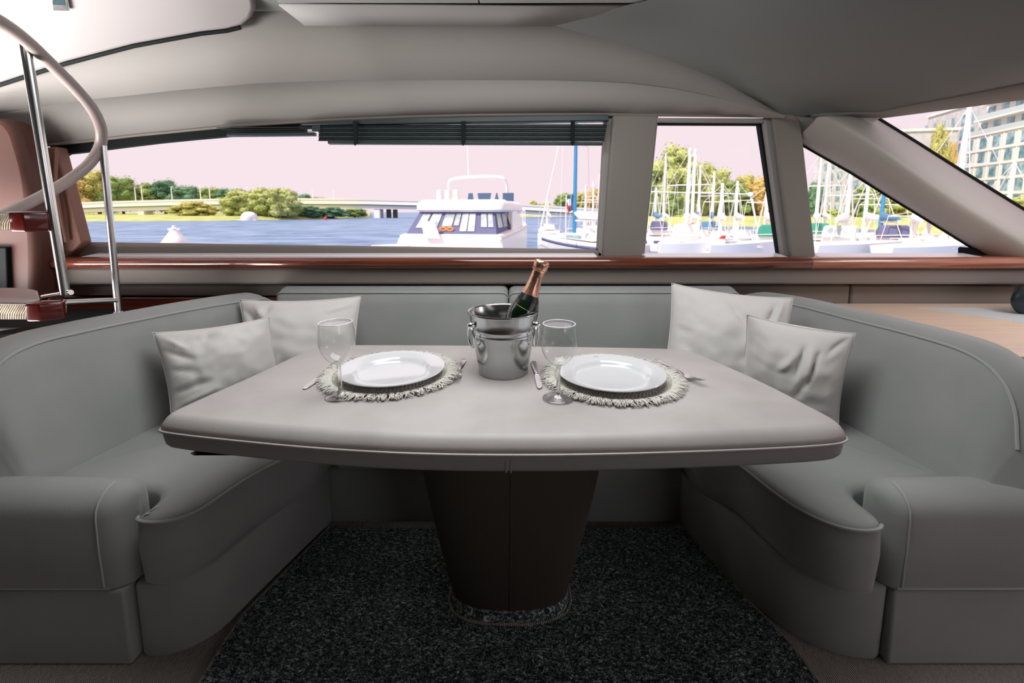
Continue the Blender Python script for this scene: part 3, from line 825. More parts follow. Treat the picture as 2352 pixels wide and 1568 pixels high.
# ================================================================== PILLOWS
def pillow(label, corners, T, seed, folds, sag=.07):
    tl_, tr_, br_, bl_ = [Vector(c) for c in corners]
    ctr = (tl_+tr_+br_+bl_)/4
    th = thing('throw_pillow', label, 'pillow', (ctr.x, ctr.y, min(bl_.z, br_.z)), 'pale throw pillows on the sofa')
    nrm = (tr_-tl_).cross(bl_-tl_).normalized()
    if nrm.y > 0: nrm = -nrm
    n = 44; rnd = random.Random(seed)
    def pos(s, t, sgn):
        s2 = s*(1-sag*(1-t*t)); t2 = t*(1-sag*(1-s*s))
        a, b = (s2+1)/2, (1-t2)/2
        p = tl_.lerp(tr_, a).lerp(bl_.lerp(br_, a), b)
        h = T*max(0, (1-abs(s)**2.0))**.62*max(0, (1-abs(t)**2.0))**.62
        d = 0
        for (s0, t0, s1, t1, w, amp) in folds:
            v = Vector((s1-s0, t1-t0)); q = Vector((s-s0, t-t0)); u = q.dot(v)/v.length_squared
            uc = min(1, max(0, u)); dist = (q-v*uc).length
            d += amp*math.exp(-(dist/w)**2)*math.sin(math.pi*min(1, max(0, .15+.7*u)))
        q = Vector((s*1.6+seed*7, t*1.6, sgn*3))
        d = d*1.35+.014*noise.noise(q)+.006*noise.noise(q*3.1)
        edge = min(1, 3.5*(1-max(abs(s), abs(t))))
        w3 = noise.noise(Vector((s*9+seed, t*9, 5)))*.003*(1-edge*.6)
        return p+nrm*sgn*(h+(d+w3)*edge)
    vs, fs = [], []
    for sgn in (1, -1):
        k0 = len(vs)
        for i in range(n+1):
            for j in range(n+1):
                s = -1+2*i/n; t = -1+2*j/n
                s = math.copysign(abs(s)**.85, s); t = math.copysign(abs(t)**.85, t)
                vs.append(pos(s, t, sgn))
        for i in range(n):
            for j in range(n):
                a = k0+i*(n+1)+j
                fs.append((a, a+1, a+n+2, a+n+1))
    g = G().add(vs, fs)
    me = g.build('cover', 'pillow', th, smooth=180, fixn=False)
    bm = bmesh.new(); bm.from_mesh(me.data); bmesh.ops.remove_doubles(bm, verts=bm.verts, dist=.0006); bmesh.ops.recalc_face_normals(bm, faces=bm.faces); bm.to_mesh(me.data); bm.free()
    edge = []
    for k in range(n): edge.append(pos(-1+2*k/n, 1, 1))
    for k in range(n): edge.append(pos(1, 1-2*k/n, 1))
    for k in range(n): edge.append(pos(1-2*k/n, -1, 1))
    for k in range(n): edge.append(pos(-1, -1+2*k/n, 1))
    G().tube(edge, .0022, 5, closed=True).build('seam', 'pillow', th)
    return th
pillow('pale grey throw pillow on the left side back, in front of another pillow',
       [P(350, 764, Y=1.50), P(618, 728, Y=1.70), P(655, 905, z=.43), P(395, 990, z=.445)], .105, 1,
       [(-.1, .98, -.2, .72, .05, -.012), (.1, .95, .05, .8, .05, .010), (-.95, .6, -.5, .3, .06, -.010), (-.95, .2, -.45, 0, .06, -.010), (-.9, -.3, -.3, -.25, .07, -.012), (-.9, -.6, -.2, -.45, .07, .012), (-.85, .85, -.55, .55, .05, .010)])
pillow('pale grey throw pillow in the left back corner behind the left wine glass',
       [P(550, 688, Y=1.86), P(829, 680, Y=1.93), Vector((-.64, 1.80, .43)), Vector((-1.08, 1.74, .43))], .10, 2,
       [(-.95, .8, -.55, .3, .05, -.014), (-.9, .4, -.5, -.05, .05, -.014), (-.75, .95, -.5, .5, .05, .014), (-.45, .95, -.6, .55, .05, -.014), (.9, .85, .5, .7, .06, .010)])
pillow('large pale grey throw pillow in the right back corner rising above the sofa back',
       [P(1543, 650, Y=1.90), P(1822, 684, Y=1.74), Vector((1.03, 1.62, .43)), Vector((.60, 1.78, .43))], .105, 3,
       [(-.1, .9, .3, .35, .06, -.014), (.05, .95, .45, .45, .05, .014), (.75, .9, .6, .4, .05, -.016), (.85, .95, .75, .5, .045, .016), (.2, .3, .9, -.1, .08, -.010), (-.9, .2, -.6, .1, .05, -.008), (-.9, -.2, -.6, -.25, .05, .008)])
pillow('creased pale grey throw pillow on the right side back, the frontmost there',
       [P(1716, 722, Y=1.60), P(1966, 766, Y=1.44), P(1925, 985, z=.445), P(1690, 915, z=.43)], .105, 4,
       [(.15, .75, .05, .2, .045, -.016), (.3, .8, .3, .15, .045, .014), (.42, .7, .3, .05, .04, -.014), (.05, .7, -.25, .3, .05, .012), (.3, .3, .15, -.2, .06, -.010), (.9, .95, .6, .7, .05, -.012), (-.95, -.3, -.6, -.4, .05, .008)])

# ================================================================== PLACE SETTINGS
rnd = random.Random(11)
def make_mat(loc, label):
    t = thing('placemat', label, 'placemat', loc, 'fringed round placemats')
    g = G()
    for k in range(5, 15):
        r = k*.0115; n = int(2*math.pi*r/.0105)
        for i in range(n):
            for q, dr in ((0, -.0028), (1, .0028)):
                a = 2*math.pi*(i+.5*q)/n+k; c = Vector(((r+dr)*math.cos(a), (r+dr)*math.sin(a), .0055))
                tg = Vector((-math.sin(a), math.cos(a), 0)); rd = Vector((math.cos(a), math.sin(a), 0))
                d1 = (tg+rd*(.55 if q else -.55)).normalized(); d2 = Vector((0, 0, 1)).cross(d1)
                vs = [c+d1*.0062, c+d2*.0030, c-d1*.0062, c-d2*.0030, c+Vector((0, 0, .0042)), c-Vector((0, 0, .0042))]
                g.add([p+Vector(loc) for p in vs], [(0, 1, 4), (1, 2, 4), (2, 3, 4), (3, 0, 4), (1, 0, 5), (2, 1, 5), (3, 2, 5), (0, 3, 5)])
    b = g.build('braid', 'straw', t, smooth=0, fixn=False); b['kind'] = 'stuff'
    G().lathe([(0, .001), (.163, .001), (.165, .004), (.163, .0062), (0, .0062)], 48, loc).build('base', 'straw', t)
    g = G()
    for i in range(1100):
        a = rnd.uniform(0, 2*math.pi); clump = math.sin(a*37)*.06+math.sin(a*61+1)*.05
        r0 = .162; L_ = rnd.uniform(.024, .042)
        pts = []
        ph = rnd.uniform(0, 6.28); sw = rnd.uniform(-.18, .18)+clump*2
        for j in range(5):
            f = j/4
            aa = a+sw*f*f*.35+.012*math.sin(ph+f*5)
            rr = r0+L_*f
            zz = .007+.007*math.sin(f*2.4)*rnd.uniform(.5, 1.3)-.005*f
            pts.append(Vector((rr*math.cos(aa), rr*math.sin(aa), max(.0012, zz)))+Vector(loc))
        g.tube(pts, [.0013, .0016, .0017, .0015, .0009], 3, caps=False)
    f = g.build('fringe', 'fringe', t, smooth=180, fixn=False); f['kind'] = 'stuff'
    return t
mL = P(899, 856, z=TZ+.004); mR = P(1405, 866, z=TZ+.004)
mat1 = make_mat((mL.x, mL.y, TZ+.0005), 'round woven placemat with pale fringe under the plate left of the bucket')
mat2 = copy_tree(mat1); mat2.location = (mR.x, mR.y, TZ+.0005); mat2.rotation_euler.z = 1.1
tag(mat2, 'round woven placemat with pale fringe under the plate right of the bucket')

def make_plate(loc, label):
    t = thing('dinner_plate', label, 'plate', loc, 'white dinner plates')
    G().lathe([(.0, .003), (.088, .003), (.094, .0045), (.099, .010), (.103, .0165), (.107, .0190), (.143, .0245), (.1455, .0250), (.1465, .0235), (.1455, .0215), (.108, .0135), (.098, .004), (.088, 0.0), (.084, 0.0), (.083, .002), (0, .002)], 96, loc).build('dish', 'porcelain', t, smooth=60)
    return t
pL = P(901, 841, z=TZ+.034); pR = P(1403, 850, z=TZ+.034)
pl1 = make_plate((pL.x, pL.y, TZ+.0085), 'white dinner plate with a wide rim on the placemat left of the bucket')
pl2 = copy_tree(pl1); pl2.location = (pR.x, pR.y, TZ+.0085)
tag(pl2, 'white dinner plate with a small grey mark on its rim, right of the bucket')
mk = G()
for sg in (-1, 1):
    mk.add([(sg*.000, .1265, .0232), (sg*.003, .1285, .0236), (sg*.0075, .1295, .0238), (sg*.006, .1275, .0234), (sg*.002, .1255, .0230)], [(0, 1, 2, 3, 4)])
mo = mk.build('rim_mark', M('grey_print', (120, 120, 124), .4), pl2, smooth=0, local=True)
mo.location = (0, 0, .0006); mo.rotation_euler.z = R(8)

def make_glass(loc, label):
    t = thing('wine_glass', label, 'glass', loc, 'empty stemmed wine glasses')
    outer = [(0, 0), (.036, 0), (.0392, .0012), (.0392, .0026), (.036, .0042), (.022, .0075), (.011, .0125), (.0062, .020), (.0048, .032), (.0045, .055), (.0048, .074), (.0062, .082), (.0125, .0875), (.024, .096), (.034, .1075), (.041, .122), (.0442, .138), (.0446, .152), (.0432, .170), (.0400, .1915), (.0398, .1925)]
    inner = [(.0388, .1925), (.0384, .1915), (.0416, .170), (.0431, .152), (.0427, .138), (.0394, .1228), (.0322, .109), (.022, .0985), (.011, .0912), (0, .089)]
    G().lathe([(r, z) for r, z in outer if z < .0868]+[(.009, .0868), (.004, .0885), (0, .089)], 48, loc).build('stem_and_foot', FOOT, t, smooth=70)
    G().lathe([(.006, .0872)]+[(r, z) for r, z in outer if z > .0872]+[(.0392, .1932), (.0388, .1925), (.0386, .190)], 64, loc).build('bowl', THIN, t, smooth=70, fixn=False)
    G().tube([Vector((.0394*math.cos(a), .0394*math.sin(a), .1925))+Vector(loc) for a in [2*math.pi*i/48 for i in range(48)]], .0012, 6, closed=True).build('rim', 'rim_glint', t)
    return t
gL = P(784, 911, z=TZ); gR = P(1282, 916, z=TZ)
gl1 = make_glass((gL.x, gL.y, TZ+.001), 'empty stemmed wine glass in front of the left plate')
gl1.rotation_euler.y = R(-1.5)
gl2 = copy_tree(gl1); gl2.location = (gR.x, gR.y, TZ+.001); gl2.rotation_euler.y = 0
tag(gl2, 'empty stemmed wine glass between the bucket and the right plate')

def flat_outline(half, zfun):
    """half: (along, halfwidth) list -> closed outline"""
    return [(a, w) for a, w in half]+[(a, -w) for a, w in reversed(half)]
def make_knife(label):
    t = thing('table_knife', label, 'knife', (0, 0, 0), 'table knives')
    bl_ = [(.0, .0045), (.01, .0095), (.03, .0105), (.07, .0100), (.092, .0075), (.104, .003), (.108, -.004), (.098, -.0075), (.07, -.0080), (.02, -.0075), (0, -.0045)]
    G().slab(ccw(bl_), [(0, .0022), (0, .0034), (.0004, .0038)]).build('blade', 'steel', t, local=True)
    hd = [(-.108, .0), (-.106, .0072), (-.097, .0098), (-.06, .0080), (-.02, .0056), (-.004, .0056), (0, .0045)]
    ol = [(a, w) for a, w in hd]+[(a, -w) for a, w in reversed(hd)]
    G().slab(ccw(ol), [(.0012, .0005), (0, .0022), (0, .0045), (.0012, .0062), (.003, .007)]).build('handle', 'steel', t, local=True, smooth=60)
    return t
def make_fork(label):
    t = thing('table_fork', label, 'fork', (0, 0, 0), 'table forks')
    def zf(x):
        return .0035+.006*math.exp(-((x+.01)/.028)**2)+(.009*max(0, (x-.03)/.05)**1.6 if x > .03 else 0)+.002*max(0, -(x+.05)/.06)
    st_ = [(-.105, .003), (-.102, .0075), (-.09, .0088), (-.06, .0066), (-.03, .0038), (-.005, .0030), (.012, .0036), (.024, .0078), (.034, .0108), (.045, .0115), (.050, .0115)]
    rings = [[Vector((x, -w, zf(x))), Vector((x, 0, zf(x)+.0012)), Vector((x, w, zf(x))), Vector((x, 0, zf(x)-.0018))] for x, w in st_]
    G().loft(rings).build('handle', 'steel', t, local=True, smooth=70)
    for k in range(4):
        y = -.0095+k*.00633
        pts = [Vector((x, y*(1-.1*(x-.048)/.05), zf(x))) for x in (.046, .06, .075, .088, .095)]
        G().tube(pts, [.0019, .0018, .0016, .0012, .0005], 6, flat=.6).build('tine', 'steel', t, local=True)
    return t
def lay(o, a, b, z=TZ+.0008):
    """o's local x axis runs from pixel a to pixel b on the table"""
    pa, pb = P(*a, z=TZ), P(*b, z=TZ); c = (pa+pb)/2; d = pb-pa
    o.location = (c.x, c.y, z); o.rotation_euler = (0, 0, math.atan2(d.y, d.x))
    return d.length
kn1 = make_knife('steel table knife with blade towards the viewer, left of the left plate')
lay(kn1, (769, 838), (706, 890))
kn2 = copy_tree(kn1); tag(kn2, 'steel table knife lying between the bucket and the right wine glass')
lay(kn2, (1224, 830), (1242, 900))
fk1 = make_fork('steel table fork beside the right edge of the left placemat')
lay(fk1, (1064, 832), (1045, 880))
fk2 = copy_tree(fk1); tag(fk2, 'steel table fork with handle resting on the right placemat fringe')
lay(fk2, (1520, 842), (1605, 884)); fk2.location.z += .006; fk2.rotation_euler.y = R(2.5)

# ================================================================== BUCKET AND BOTTLE
bc = P(1156, 853, z=TZ); bx, by = bc.x, bc.y
bucket = thing('ice_bucket', 'polished steel wine bucket with ring handles in the middle of the table', 'bucket', (bx, by, TZ))
bh = .182; rb_, rt_ = .0715, .1015
def rad(z): return rb_+(rt_-.003-rb_)*((z-.012)/(bh-.012))**.85 if z > .012 else rb_
prof = [(0, .004), (.064, .004), (.0685, 0), (.0715, .0008), (.0725, .004), (.0718, .010)]+[(rad(z), z) for z in (.02, .04, .06, .08, .10, .116)]
prof += [(rad(.119)+.0015, .119), (rad(.122), .122), (rad(.132), .132), (rad(.135)+.0015, .135), (rad(.138), .138), (rad(.16), .16), (rt_-.003, bh-.004)]
prof += [(rt_, bh-.004), (rt_+.0015, bh-.001), (rt_, bh+.002), (rt_-.004, bh+.002), (rt_-.0065, bh-.002)]+[(rad(z)-.004, z) for z in (.15, .10, .05, .016)]+[(.06, .010), (0, .010)]
G().lathe(prof, 96, (bx, by, TZ)).build('bucket_body', 'brushed', bucket, smooth=60)
for sg in (-1, 1):
    ang = R(180+28) if sg < 0 else R(-21)
    rd = Vector((math.cos(ang), math.sin(ang), 0)); tg = Vector((-rd.y, rd.x, 0)); b0 = Vector((bx, by, TZ))
    zc = .150; r_ = rad(zc)
    kb = G().tube([b0+rd*(r_-.004)+Vector((0, 0, zc)), b0+rd*(r_+.006)+Vector((0, 0, zc)), b0+rd*(r_+.012)+Vector((0, 0, zc-.001)), b0+rd*(r_+.0155)+Vector((0, 0, zc-.004))], [.0105, .0105, .009, .005], 14).build('lug', 'steel', bucket, smooth=60)
    ring = []
    for k in range(28):
        a = 2*math.pi*k/28
        w = .020*math.sin(a); h = .030*math.cos(a)
        ring.append(b0+rd*(r_+.009-.010*(1-math.cos(a))*.25)+tg*w+Vector((0, 0, zc-.033+h)))
    G().tube(ring, .0024, 8, closed=True).build('ring_handle', 'steel', bucket)

ptop = P(1247, 598, Y=by+.012); prim = P(1201, 720, Y=by+.005)
ax = (ptop-prim).normalized(); BL = .312
base = ptop-ax*BL
bottle = thing('champagne_bottle', 'dark green sparkling wine bottle with copper foil leaning in the steel bucket', 'bottle', base)
rot = ax.to_track_quat('Z', 'Y').to_matrix()
k = 1.0
body = [(0, .012), (.030, .004), (.040, .0), (.0435, .004), (.044, .02), (.044, .145), (.043, .158), (.0395, .172), (.033, .190), (.0255, .208), (.0205, .226), (.0178, .245), (.0165, .262), (.0165, .285), (0, .287)]
G().lathe(body, 48, base, rot).build('glass_body', 'bottle', bottle, smooth=60)
foil = [(.0268, .2075), (.0215, .226), (.0187, .245), (.0175, .262), (.0180, .275), (.0188, .281), (.0212, .284), (.0212, .302), (.0200, .309), (.0160, .312), (0, .3125)]
fo = G().lathe(foil, 48, base, rot)
rnd2 = random.Random(3)
for p in fo.v:
    q = rot.transposed() @ (p-base)
    if q.z > .28 and q.xy.length > .004:
        d = noise.noise(Vector((q.x*190, q.y*190, q.z*120)))*.0022
        p += (rot @ Vector((q.x, q.y, 0)).normalized())*d
fo.build('foil', 'foil', bottle, smooth=60)
wr = []
for i in range(32):
    a = 2*math.pi*i/32; wr.append(base+rot @ Vector((.0205*math.cos(a), .0205*math.sin(a), .2835)))
G().tube(wr, .0013, 6, closed=True).build('wire_ring', 'foil', bottle)
# neck label band and gold line on the shoulder
G().lathe([(.0332, .190), (.0258, .2078), (.0256, .2085), (.0335, .1895)], 48, base, rot).build('neck_label', 'label', bottle, smooth=60)
gp = [base+rot @ Vector(((.0432)*math.cos(a), (.0432)*math.sin(a), .1585+.012*math.sin(a*1.0+2.2))) for a in [2*math.pi*i/40 for i in range(40)]]
gp = []
for i in range(40):
    a = 2*math.pi*i/40; zz = .172+.006*math.sin(a+1.0)
    gp.append(base+rot @ Vector(((.0402-(zz-.172)*.38)*math.cos(a), (.0402-(zz-.172)*.38)*math.sin(a), zz)))
G().tube(gp, .00035, 5, closed=True).build('label_edge', 'gold', bottle)

# ================================================================== BLIND
blind = thing('venetian_blind', 'dark grey venetian blind drawn up at the top of the long window', 'blind', P(1060, 300, Y=2.2))
def slat_px(u0, u1, v, h=2.2, Y=2.17, tilt=.35, name='slat', mat='blind', curve=True, dv=0):
    a = P(u0, v, Y=Y); b = P(u1, v+dv, Y=Y)
    w = .022
    c = Vector((0, math.cos(tilt)*w/2, math.sin(tilt)*w/2)); n_ = Vector((0, -math.sin(tilt), math.cos(tilt)))*.0016
    vs = []
    for p in (a, b):
        vs += [p-c, p+n_, p+c, p+c-Vector((0, 0, .0018)), p+n_-Vector((0, 0, .0018)), p-c-Vector((0, 0, .0018))]
    fs = [(i, (i+1) % 6, (i+1) % 6+6, i+6) for i in range(6)]+[(5, 4, 3, 2, 1, 0), (6, 7, 8, 9, 10, 11)]
    return G().add(vs, fs).build(name, mat, blind, smooth=30)
G().prism(poly([(692, 283), (800, 276), (950, 270), (1100, 267), (1398, 263), (1400, 277), (1100, 281), (800, 285), (692, 288)], 2.15), (0, .05, 0)).build('head_rail', 'blind', blind, bevel=.004)
for i in range(13):
    v = 284.5+i*3.15
    slat_px(733 if i > 3 else 690, 1394-i*.6, v, dv=(.6 if i < 3 else 1.2), tilt=.30+.14*((i*7) % 3) if i else .1)
G().prism(poly([(752, 323), (1385, 325.5), (1385, 333), (752, 330.5)], 2.155), (0, .028, 0)).build('bottom_rail', 'blind', blind, bevel=.004)
for u in (816, 1064, 1316):
    G().prism(poly([(u-5, 278), (u+5, 278), (u+4, 330), (u-4, 330)], 2.142), (0, .008, 0)).build('ladder_tape', 'black', blind, bevel=.001)
    G().tube([P(u-.5, 328, Y=2.15), P(u-.5, 334, Y=2.15)], .004, 8).build('cord_stop', 'black', blind)
# short left part of the blind under the curved frame
for i in range(4):
    slat_px(500+i*12, 728-i*3, 293+i*4.6, tilt=.2, dv=-1.2)
G().prism(poly([(520, 306), (722, 303), (722, 311), (520, 313)], 2.155), (0, .028, 0)).build('bottom_rail', 'blind', blind, bevel=.003)
G().prism(poly([(716, 284), (735, 284), (735, 301), (716, 301)], 2.155), (0, .02, 0)).build('end_bracket', 'blind', blind, bevel=.002)

# ================================================================== STAIRS
stair = thing('spiral_staircase', 'open staircase at the left with polished posts and a curved leather handrail', 'staircase', (-1.75, 1.6, 0))
hp = [(-160, 20, 1.25), (-60, 22, 1.30), (0, 50, 1.36), (58, 92, 1.44), (120, 150, 1.54), (175, 205, 1.64), (213, 252, 1.72), (232, 297, 1.78), (229, 338, 1.80), (203, 378, 1.77), (160, 412, 1.71), (110, 443, 1.63), (55, 472, 1.55), (0, 500, 1.47), (-80, 540, 1.36)]
hpath = catmull([P(u, v, Y=y) for u, v, y in hp], 8)
hr = G().tube(hpath, .0185, 16).build('handrail', 'rail_cover', stair)
# leather lacing below the lower part of the rail
g = G()
lo = [q for q in hpath if q.z < P(140, 428, Y=1.68).z+.01 and q.y < 1.70]
for i in range(len(lo)-1):
    for k_ in range(2):
        p = lo[i].lerp(lo[i+1], k_/2)+Vector((.002, -.010, -.0235))
        g.tube([p+Vector((-.006, 0, .003)), p+Vector((0, -.003, -.004)), p+Vector((.006, 0, .003))], .0030, 5)
lc = g.build('lacing', 'lace', hr); lc['kind'] = 'stuff'
G().tube([P(58, 104, Y=1.47), P(104, 390, Y=1.48), P(150, 676, Y=1.50)], .0135, 16).build('post', 'steel', stair)
G().tube([P(236, 334, Y=1.80), P(254, 520, Y=1.81), P(273, 722, Y=1.82)], .0125, 16).build('post', 'steel', stair)
G().lathe([(.0165, 0), (.0165, .012), (.013, .014)], 16, P(272.5, 722, Y=1.82)).build('post_foot', 'steel', stair)
G().tube([P(70, 508, Y=1.50), P(126, 506, Y=1.49)], .010, 12).build('bracket', 'steel', stair)
G().tube([P(120, 695, Y=1.62), P(268, 689, Y=1.80)], .010, 12).build('bracket', 'steel', stair)
G().tube([P(100, 682, Y=1.52), P(163, 671, Y=1.50)], .009, 12).build('bracket', 'steel', stair)
def tread(zt, thk, xr, y0, y1, label):
    k = y1/y0   # the right edge fans out from the post
    def sk(x, y): return Vector((x*(1+(y-y0)/(y1-y0)*(k-1)), y))
    o = round_poly([sk(-2.6, y0), sk(xr-.06, y0), sk(xr, y0+.05), sk(xr-.01, y1-.06), sk(xr-.06, y1), sk(-2.6, y1)], .03)
    G().slab(ccw([(p.x, p.y) for p in o]), [(.012, zt-thk), (.0, zt-thk+.012), (0, zt-.010), (.006, zt)]).build('tread', 'wood_dark', stair, smooth=60)
    o2 = round_poly([sk(-2.6, y0+.012), sk(xr-.09, y0+.012), sk(xr-.035, y0+.06), sk(xr-.04, y1-.07), sk(xr-.09, y1-.02), sk(-2.6, y1-.02)], .03)
    G().slab(ccw([(q[0], q[1]) for q in o2]), [(0, zt-.004), (0, zt+.003), (.004, zt+.006)]).build('tread_carpet', 'tread_top', stair)
    g_ = G(); x = -2.05
    while x < xr-.08:
        g_.tube([(x, y0-.003, zt-thk+.002), (x+.006, y0-.0055, zt-thk*.6), (x+.016, y0-.0055, zt-thk*.3), (x+.022, y0-.002, zt-.001)], .0040, 5)
        x += .0075
    r_ = g_.build('rope_edge', 'rope', stair, smooth=60); r_['kind'] = 'stuff'
    G().slab(ccw([(xr-.075, y0-.012), (xr-.03, y0-.012), (xr+.004, y0+.03), (xr-.02, y0+.07), (xr-.06, y0+.07), (xr-.085, y0+.02)]), [(.004, zt-thk-.006), (0, zt-thk), (0, zt), (.006, zt+.006)]).build('end_cap', 'wood_dark', stair, smooth=60, bevel=.003)
lt0 = P(112, 702, Y=1.42); tread(lt0.z+.004, .048, lt0.x+.01, 1.42, 1.73, '')
ut0 = P(74, 490, Y=1.44); tread(ut0.z, .052, ut0.x+.012, 1.44, 1.74, '')
# flexible cable behind the rail
cab = G().tube(catmull([P(72, 346, Y=2.10), P(63, 360, Y=2.09), P(66, 380, Y=2.08), P(84, 396, Y=2.08), P(108, 408, Y=2.10)], 6), .006, 8).build('cable', 'brown_col')
tag(cab, 'short brown cable looping from the bulkhead behind the stair post', 'cable')
cab2 = G().tube(catmull([P(130, 345, Y=2.13), P(128, 420, Y=2.12), P(140, 500, Y=2.12), P(152, 556, Y=2.13)], 6), .007, 8).build('window_cord', 'brown_wall')
tag(cab2, 'thin brown piping tube running down beside the long window frame', 'tube')
# black box standing in for the shadow below the stairs, and a stool
shadow_box = thing('stair_shadow_box', 'black box standing in for the shadow under the lowest stair tread', 'shadow box', (-2.0, 1.85, 0))
G().box((-2.1, 1.90, .36), (1.0, .34, .72)).build('body', 'black', shadow_box, bevel=.01)
G().box((-1.85, 1.727, .40), (.40, .012, .5)).build('door', 'black', shadow_box, bevel=.004)  # made-up front on the shadow box
G().tube([(-1.70, 1.715, .40), (-1.70, 1.715, .52)], .006, 8).build('handle', 'steel', shadow_box)
sc0 = P(150, 740, Y=1.80)
stool = thing('black_stool', 'glossy black round stool showing its rim behind the left sofa back', 'stool', (sc0.x-.02, 1.86, 0))
G().lathe([(0, .665), (.10, .672), (.135, .690), (.142, .705), (.135, .716), (.12, .720), (0, .724)], 40, (sc0.x-.02, 1.62, 0)).build('seat', M('black_gloss', (10, 18, 20), .12, coat=.6), stool)
G().lathe([(.03, .02), (.03, .67)], 16, (sc0.x-.02, 1.62, 0)).build('stem', 'steel', stool)
G().lathe([(.15, 0), (.15, .012), (.03, .03)], 32, (sc0.x-.02, 1.62, 0)).build('foot', 'black', stool)

# chrome fitting on the white panel
q0 = [PP(u, v, pp0, nn)+nn*.002 for u, v in [(118, -14), (155, -14), (162, 20), (121, 19)]]
spot = thing('ceiling_light', 'small square chrome ceiling light on the white stairwell panel', 'light', sum(q0, Vector())/4)
G().prism(q0, nn*.012).build('frame', 'steel', spot, bevel=.003)
q1 = [PP(u, v, pp0, nn)+nn*.0125 for u, v in [(123, -14), (148, -14), (152, 6), (122, 4)]]
G().prism(q1, nn*.003).build('lens', M('smoky_lens', (60, 76, 80), .1), spot)

# ================================================================== BOW SIDE COUNTER
ctr = thing('galley_counter', 'pale oak counter top with a pale blue inlay behind the right side of the sofa', 'counter', (1.9, 1.75, 0))
G().prism([(1.30, 2.185, .722), (2.75, 2.185, .722), (2.75, 1.365, .722), (1.50, 1.365, .722), (1.43, 1.6, .722)], (0, 0, -.03)).build('worktop', 'counter', ctr, bevel=.004)
i0 = [P(2110, 706, z=.724), P(2352, 741, z=.724), P(2500, 762, z=.724), P(2500, 706, z=.724)]
G().prism(i0, (0, 0, -.01)).build('inlay', 'counter_pale', ctr)
G().box((2.15, 1.79, .345), (1.2, .76, .69)).build('cabinet', 'black', ctr, bevel=.004)
sp = P(2372, 708, Y=1.95)
hs = thing('helm_seat', 'dark rounded seat back at the right edge standing past the counter', 'seat', (sp.x+.1, 1.95, .72))
g = G(); rr_ = []
for k_ in range(9):
    a = math.pi*k_/8
    s = math.sin(a)
    rr_.append([Vector((sp.x+.07+(.165*math.cos(2*math.pi*j/24))*max(.1, s)**.4, 1.95-.05+.1*k_/8, .785+(.095*math.sin(2*math.pi*j/24))*max(.1, s)**.4)) for j in range(24)])
g.loft(rr_).build('backrest', M('navy_vinyl', (26, 38, 46), .4), hs, smooth=70)
G().box((sp.x+.07, 1.95, .71), (.06, .06, .06)).build('stalk', 'black', hs)
# ================================================================== OUTSIDE
WZ = -1.40
water = tag(G().add([(-900, 6, WZ), (900, 6, WZ), (900, 2500, WZ), (-900, 2500, WZ)], [(0, 1, 2, 3)]).build('water', 'water', smooth=0), 'rippled blue river outside the windows', kind='structure')
def land(name, shore, depth, z1, label, mat='grass'):
    a = [P(u, v, z=WZ+.02) for u, v in shore]
    b = [p+Vector((p.x/p.y*6, 6, (z1-WZ)*.6)) for p in a]
    c = [p+Vector((p.x/p.y*depth, depth, z1-WZ)) for p in a]
    o = G().grid([[p-Vector((0, 0, .6)) for p in a], a, b, c]).build(name, mat, smooth=60)
    return tag(o, label, kind='structure')
land('riverbank', [(40, 509), (170, 508), (300, 508), (480, 507), (560, 505.5), (640, 504.5), (740, 503), (800, 501), (850, 499)], 330, .6, 'grassy far bank of the river below the bridge on the left')
land('riverbank', [(1130, 497.5), (1250, 497.5), (1400, 498), (1500, 503)], 250, .4, 'distant yellowish bank beyond the bridge on the right')
land('riverbank', [(1440, 521), (1560, 521), (1700, 520), (1850, 521), (2000, 527), (2150, 540), (2500, 560), (3200, 580)], 160, 1.2, 'grassy marina bank behind the sailing boats')

# ---- trees
TM = {}
def crown(variant, leaf):
    key = (variant, leaf)
    if key in TM: return TM[key]
    rnd = random.Random(100+variant)
    g = G(); nb = 30
    blobs = []
    for i in range(nb):
        h = .14+.76*((i+.5)/nb); w = .40*math.sin(math.pi*min(1, max(.1, h**.8)))**.7
        a = i*2.4+rnd.uniform(-.5, .5); k = rnd.uniform(.55, 1.0)
        blobs.append((Vector((math.cos(a)*w*k, math.sin(a)*w*k, h+rnd.uniform(-.03, .03))), rnd.uniform(.085, .15)))
    for h in (.25, .45, .65, .8): blobs.append((Vector((0, 0, h)), .30*math.sin(math.pi*h**.8)**.7))
    for c, r in blobs:
        n, m = 8, 5; vs = []; fs = []
        for i in range(m+1):
            for j in range(n):
                th = math.pi*i/m; ph = 2*math.pi*j/n
                d = Vector((math.sin(th)*math.cos(ph), math.sin(th)*math.sin(ph), math.cos(th)*.8))
                vs.append(c+d*r*(.85+.4*noise.noise((c+d*r)*16)))
        for i in range(m):
            for j in range(n): fs.append((i*n+j, i*n+(j+1) % n, (i+1)*n+(j+1) % n, (i+1)*n+j))
        g.add(vs, fs)
    for _ in range(4200):
        c, r = rnd.choice(blobs)
        d = Vector((rnd.gauss(0, 1), rnd.gauss(0, 1), rnd.gauss(0, .8))).normalized()
        p = c+d*r*rnd.uniform(.8, 1.3); s = rnd.uniform(.009, .019)
        u_ = d.orthogonal().normalized(); w_ = d.cross(u_); k = rnd.uniform(0, 6.28)
        a_ = (u_*math.cos(k)+w_*math.sin(k)+d*rnd.uniform(-.6, .6))*s; b_ = (w_*math.cos(k)-u_*math.sin(k)+d*rnd.uniform(-.6, .6))*s*.8
        g.add([p-a_, p-b_, p+a_, p+b_], [(0, 1, 2, 3)])
    o = g.build('crown', LEAF[leaf], None, smooth=0, fixn=False)
    me = o.data; bpy.data.objects.remove(o)
    TM[key] = me
    return me
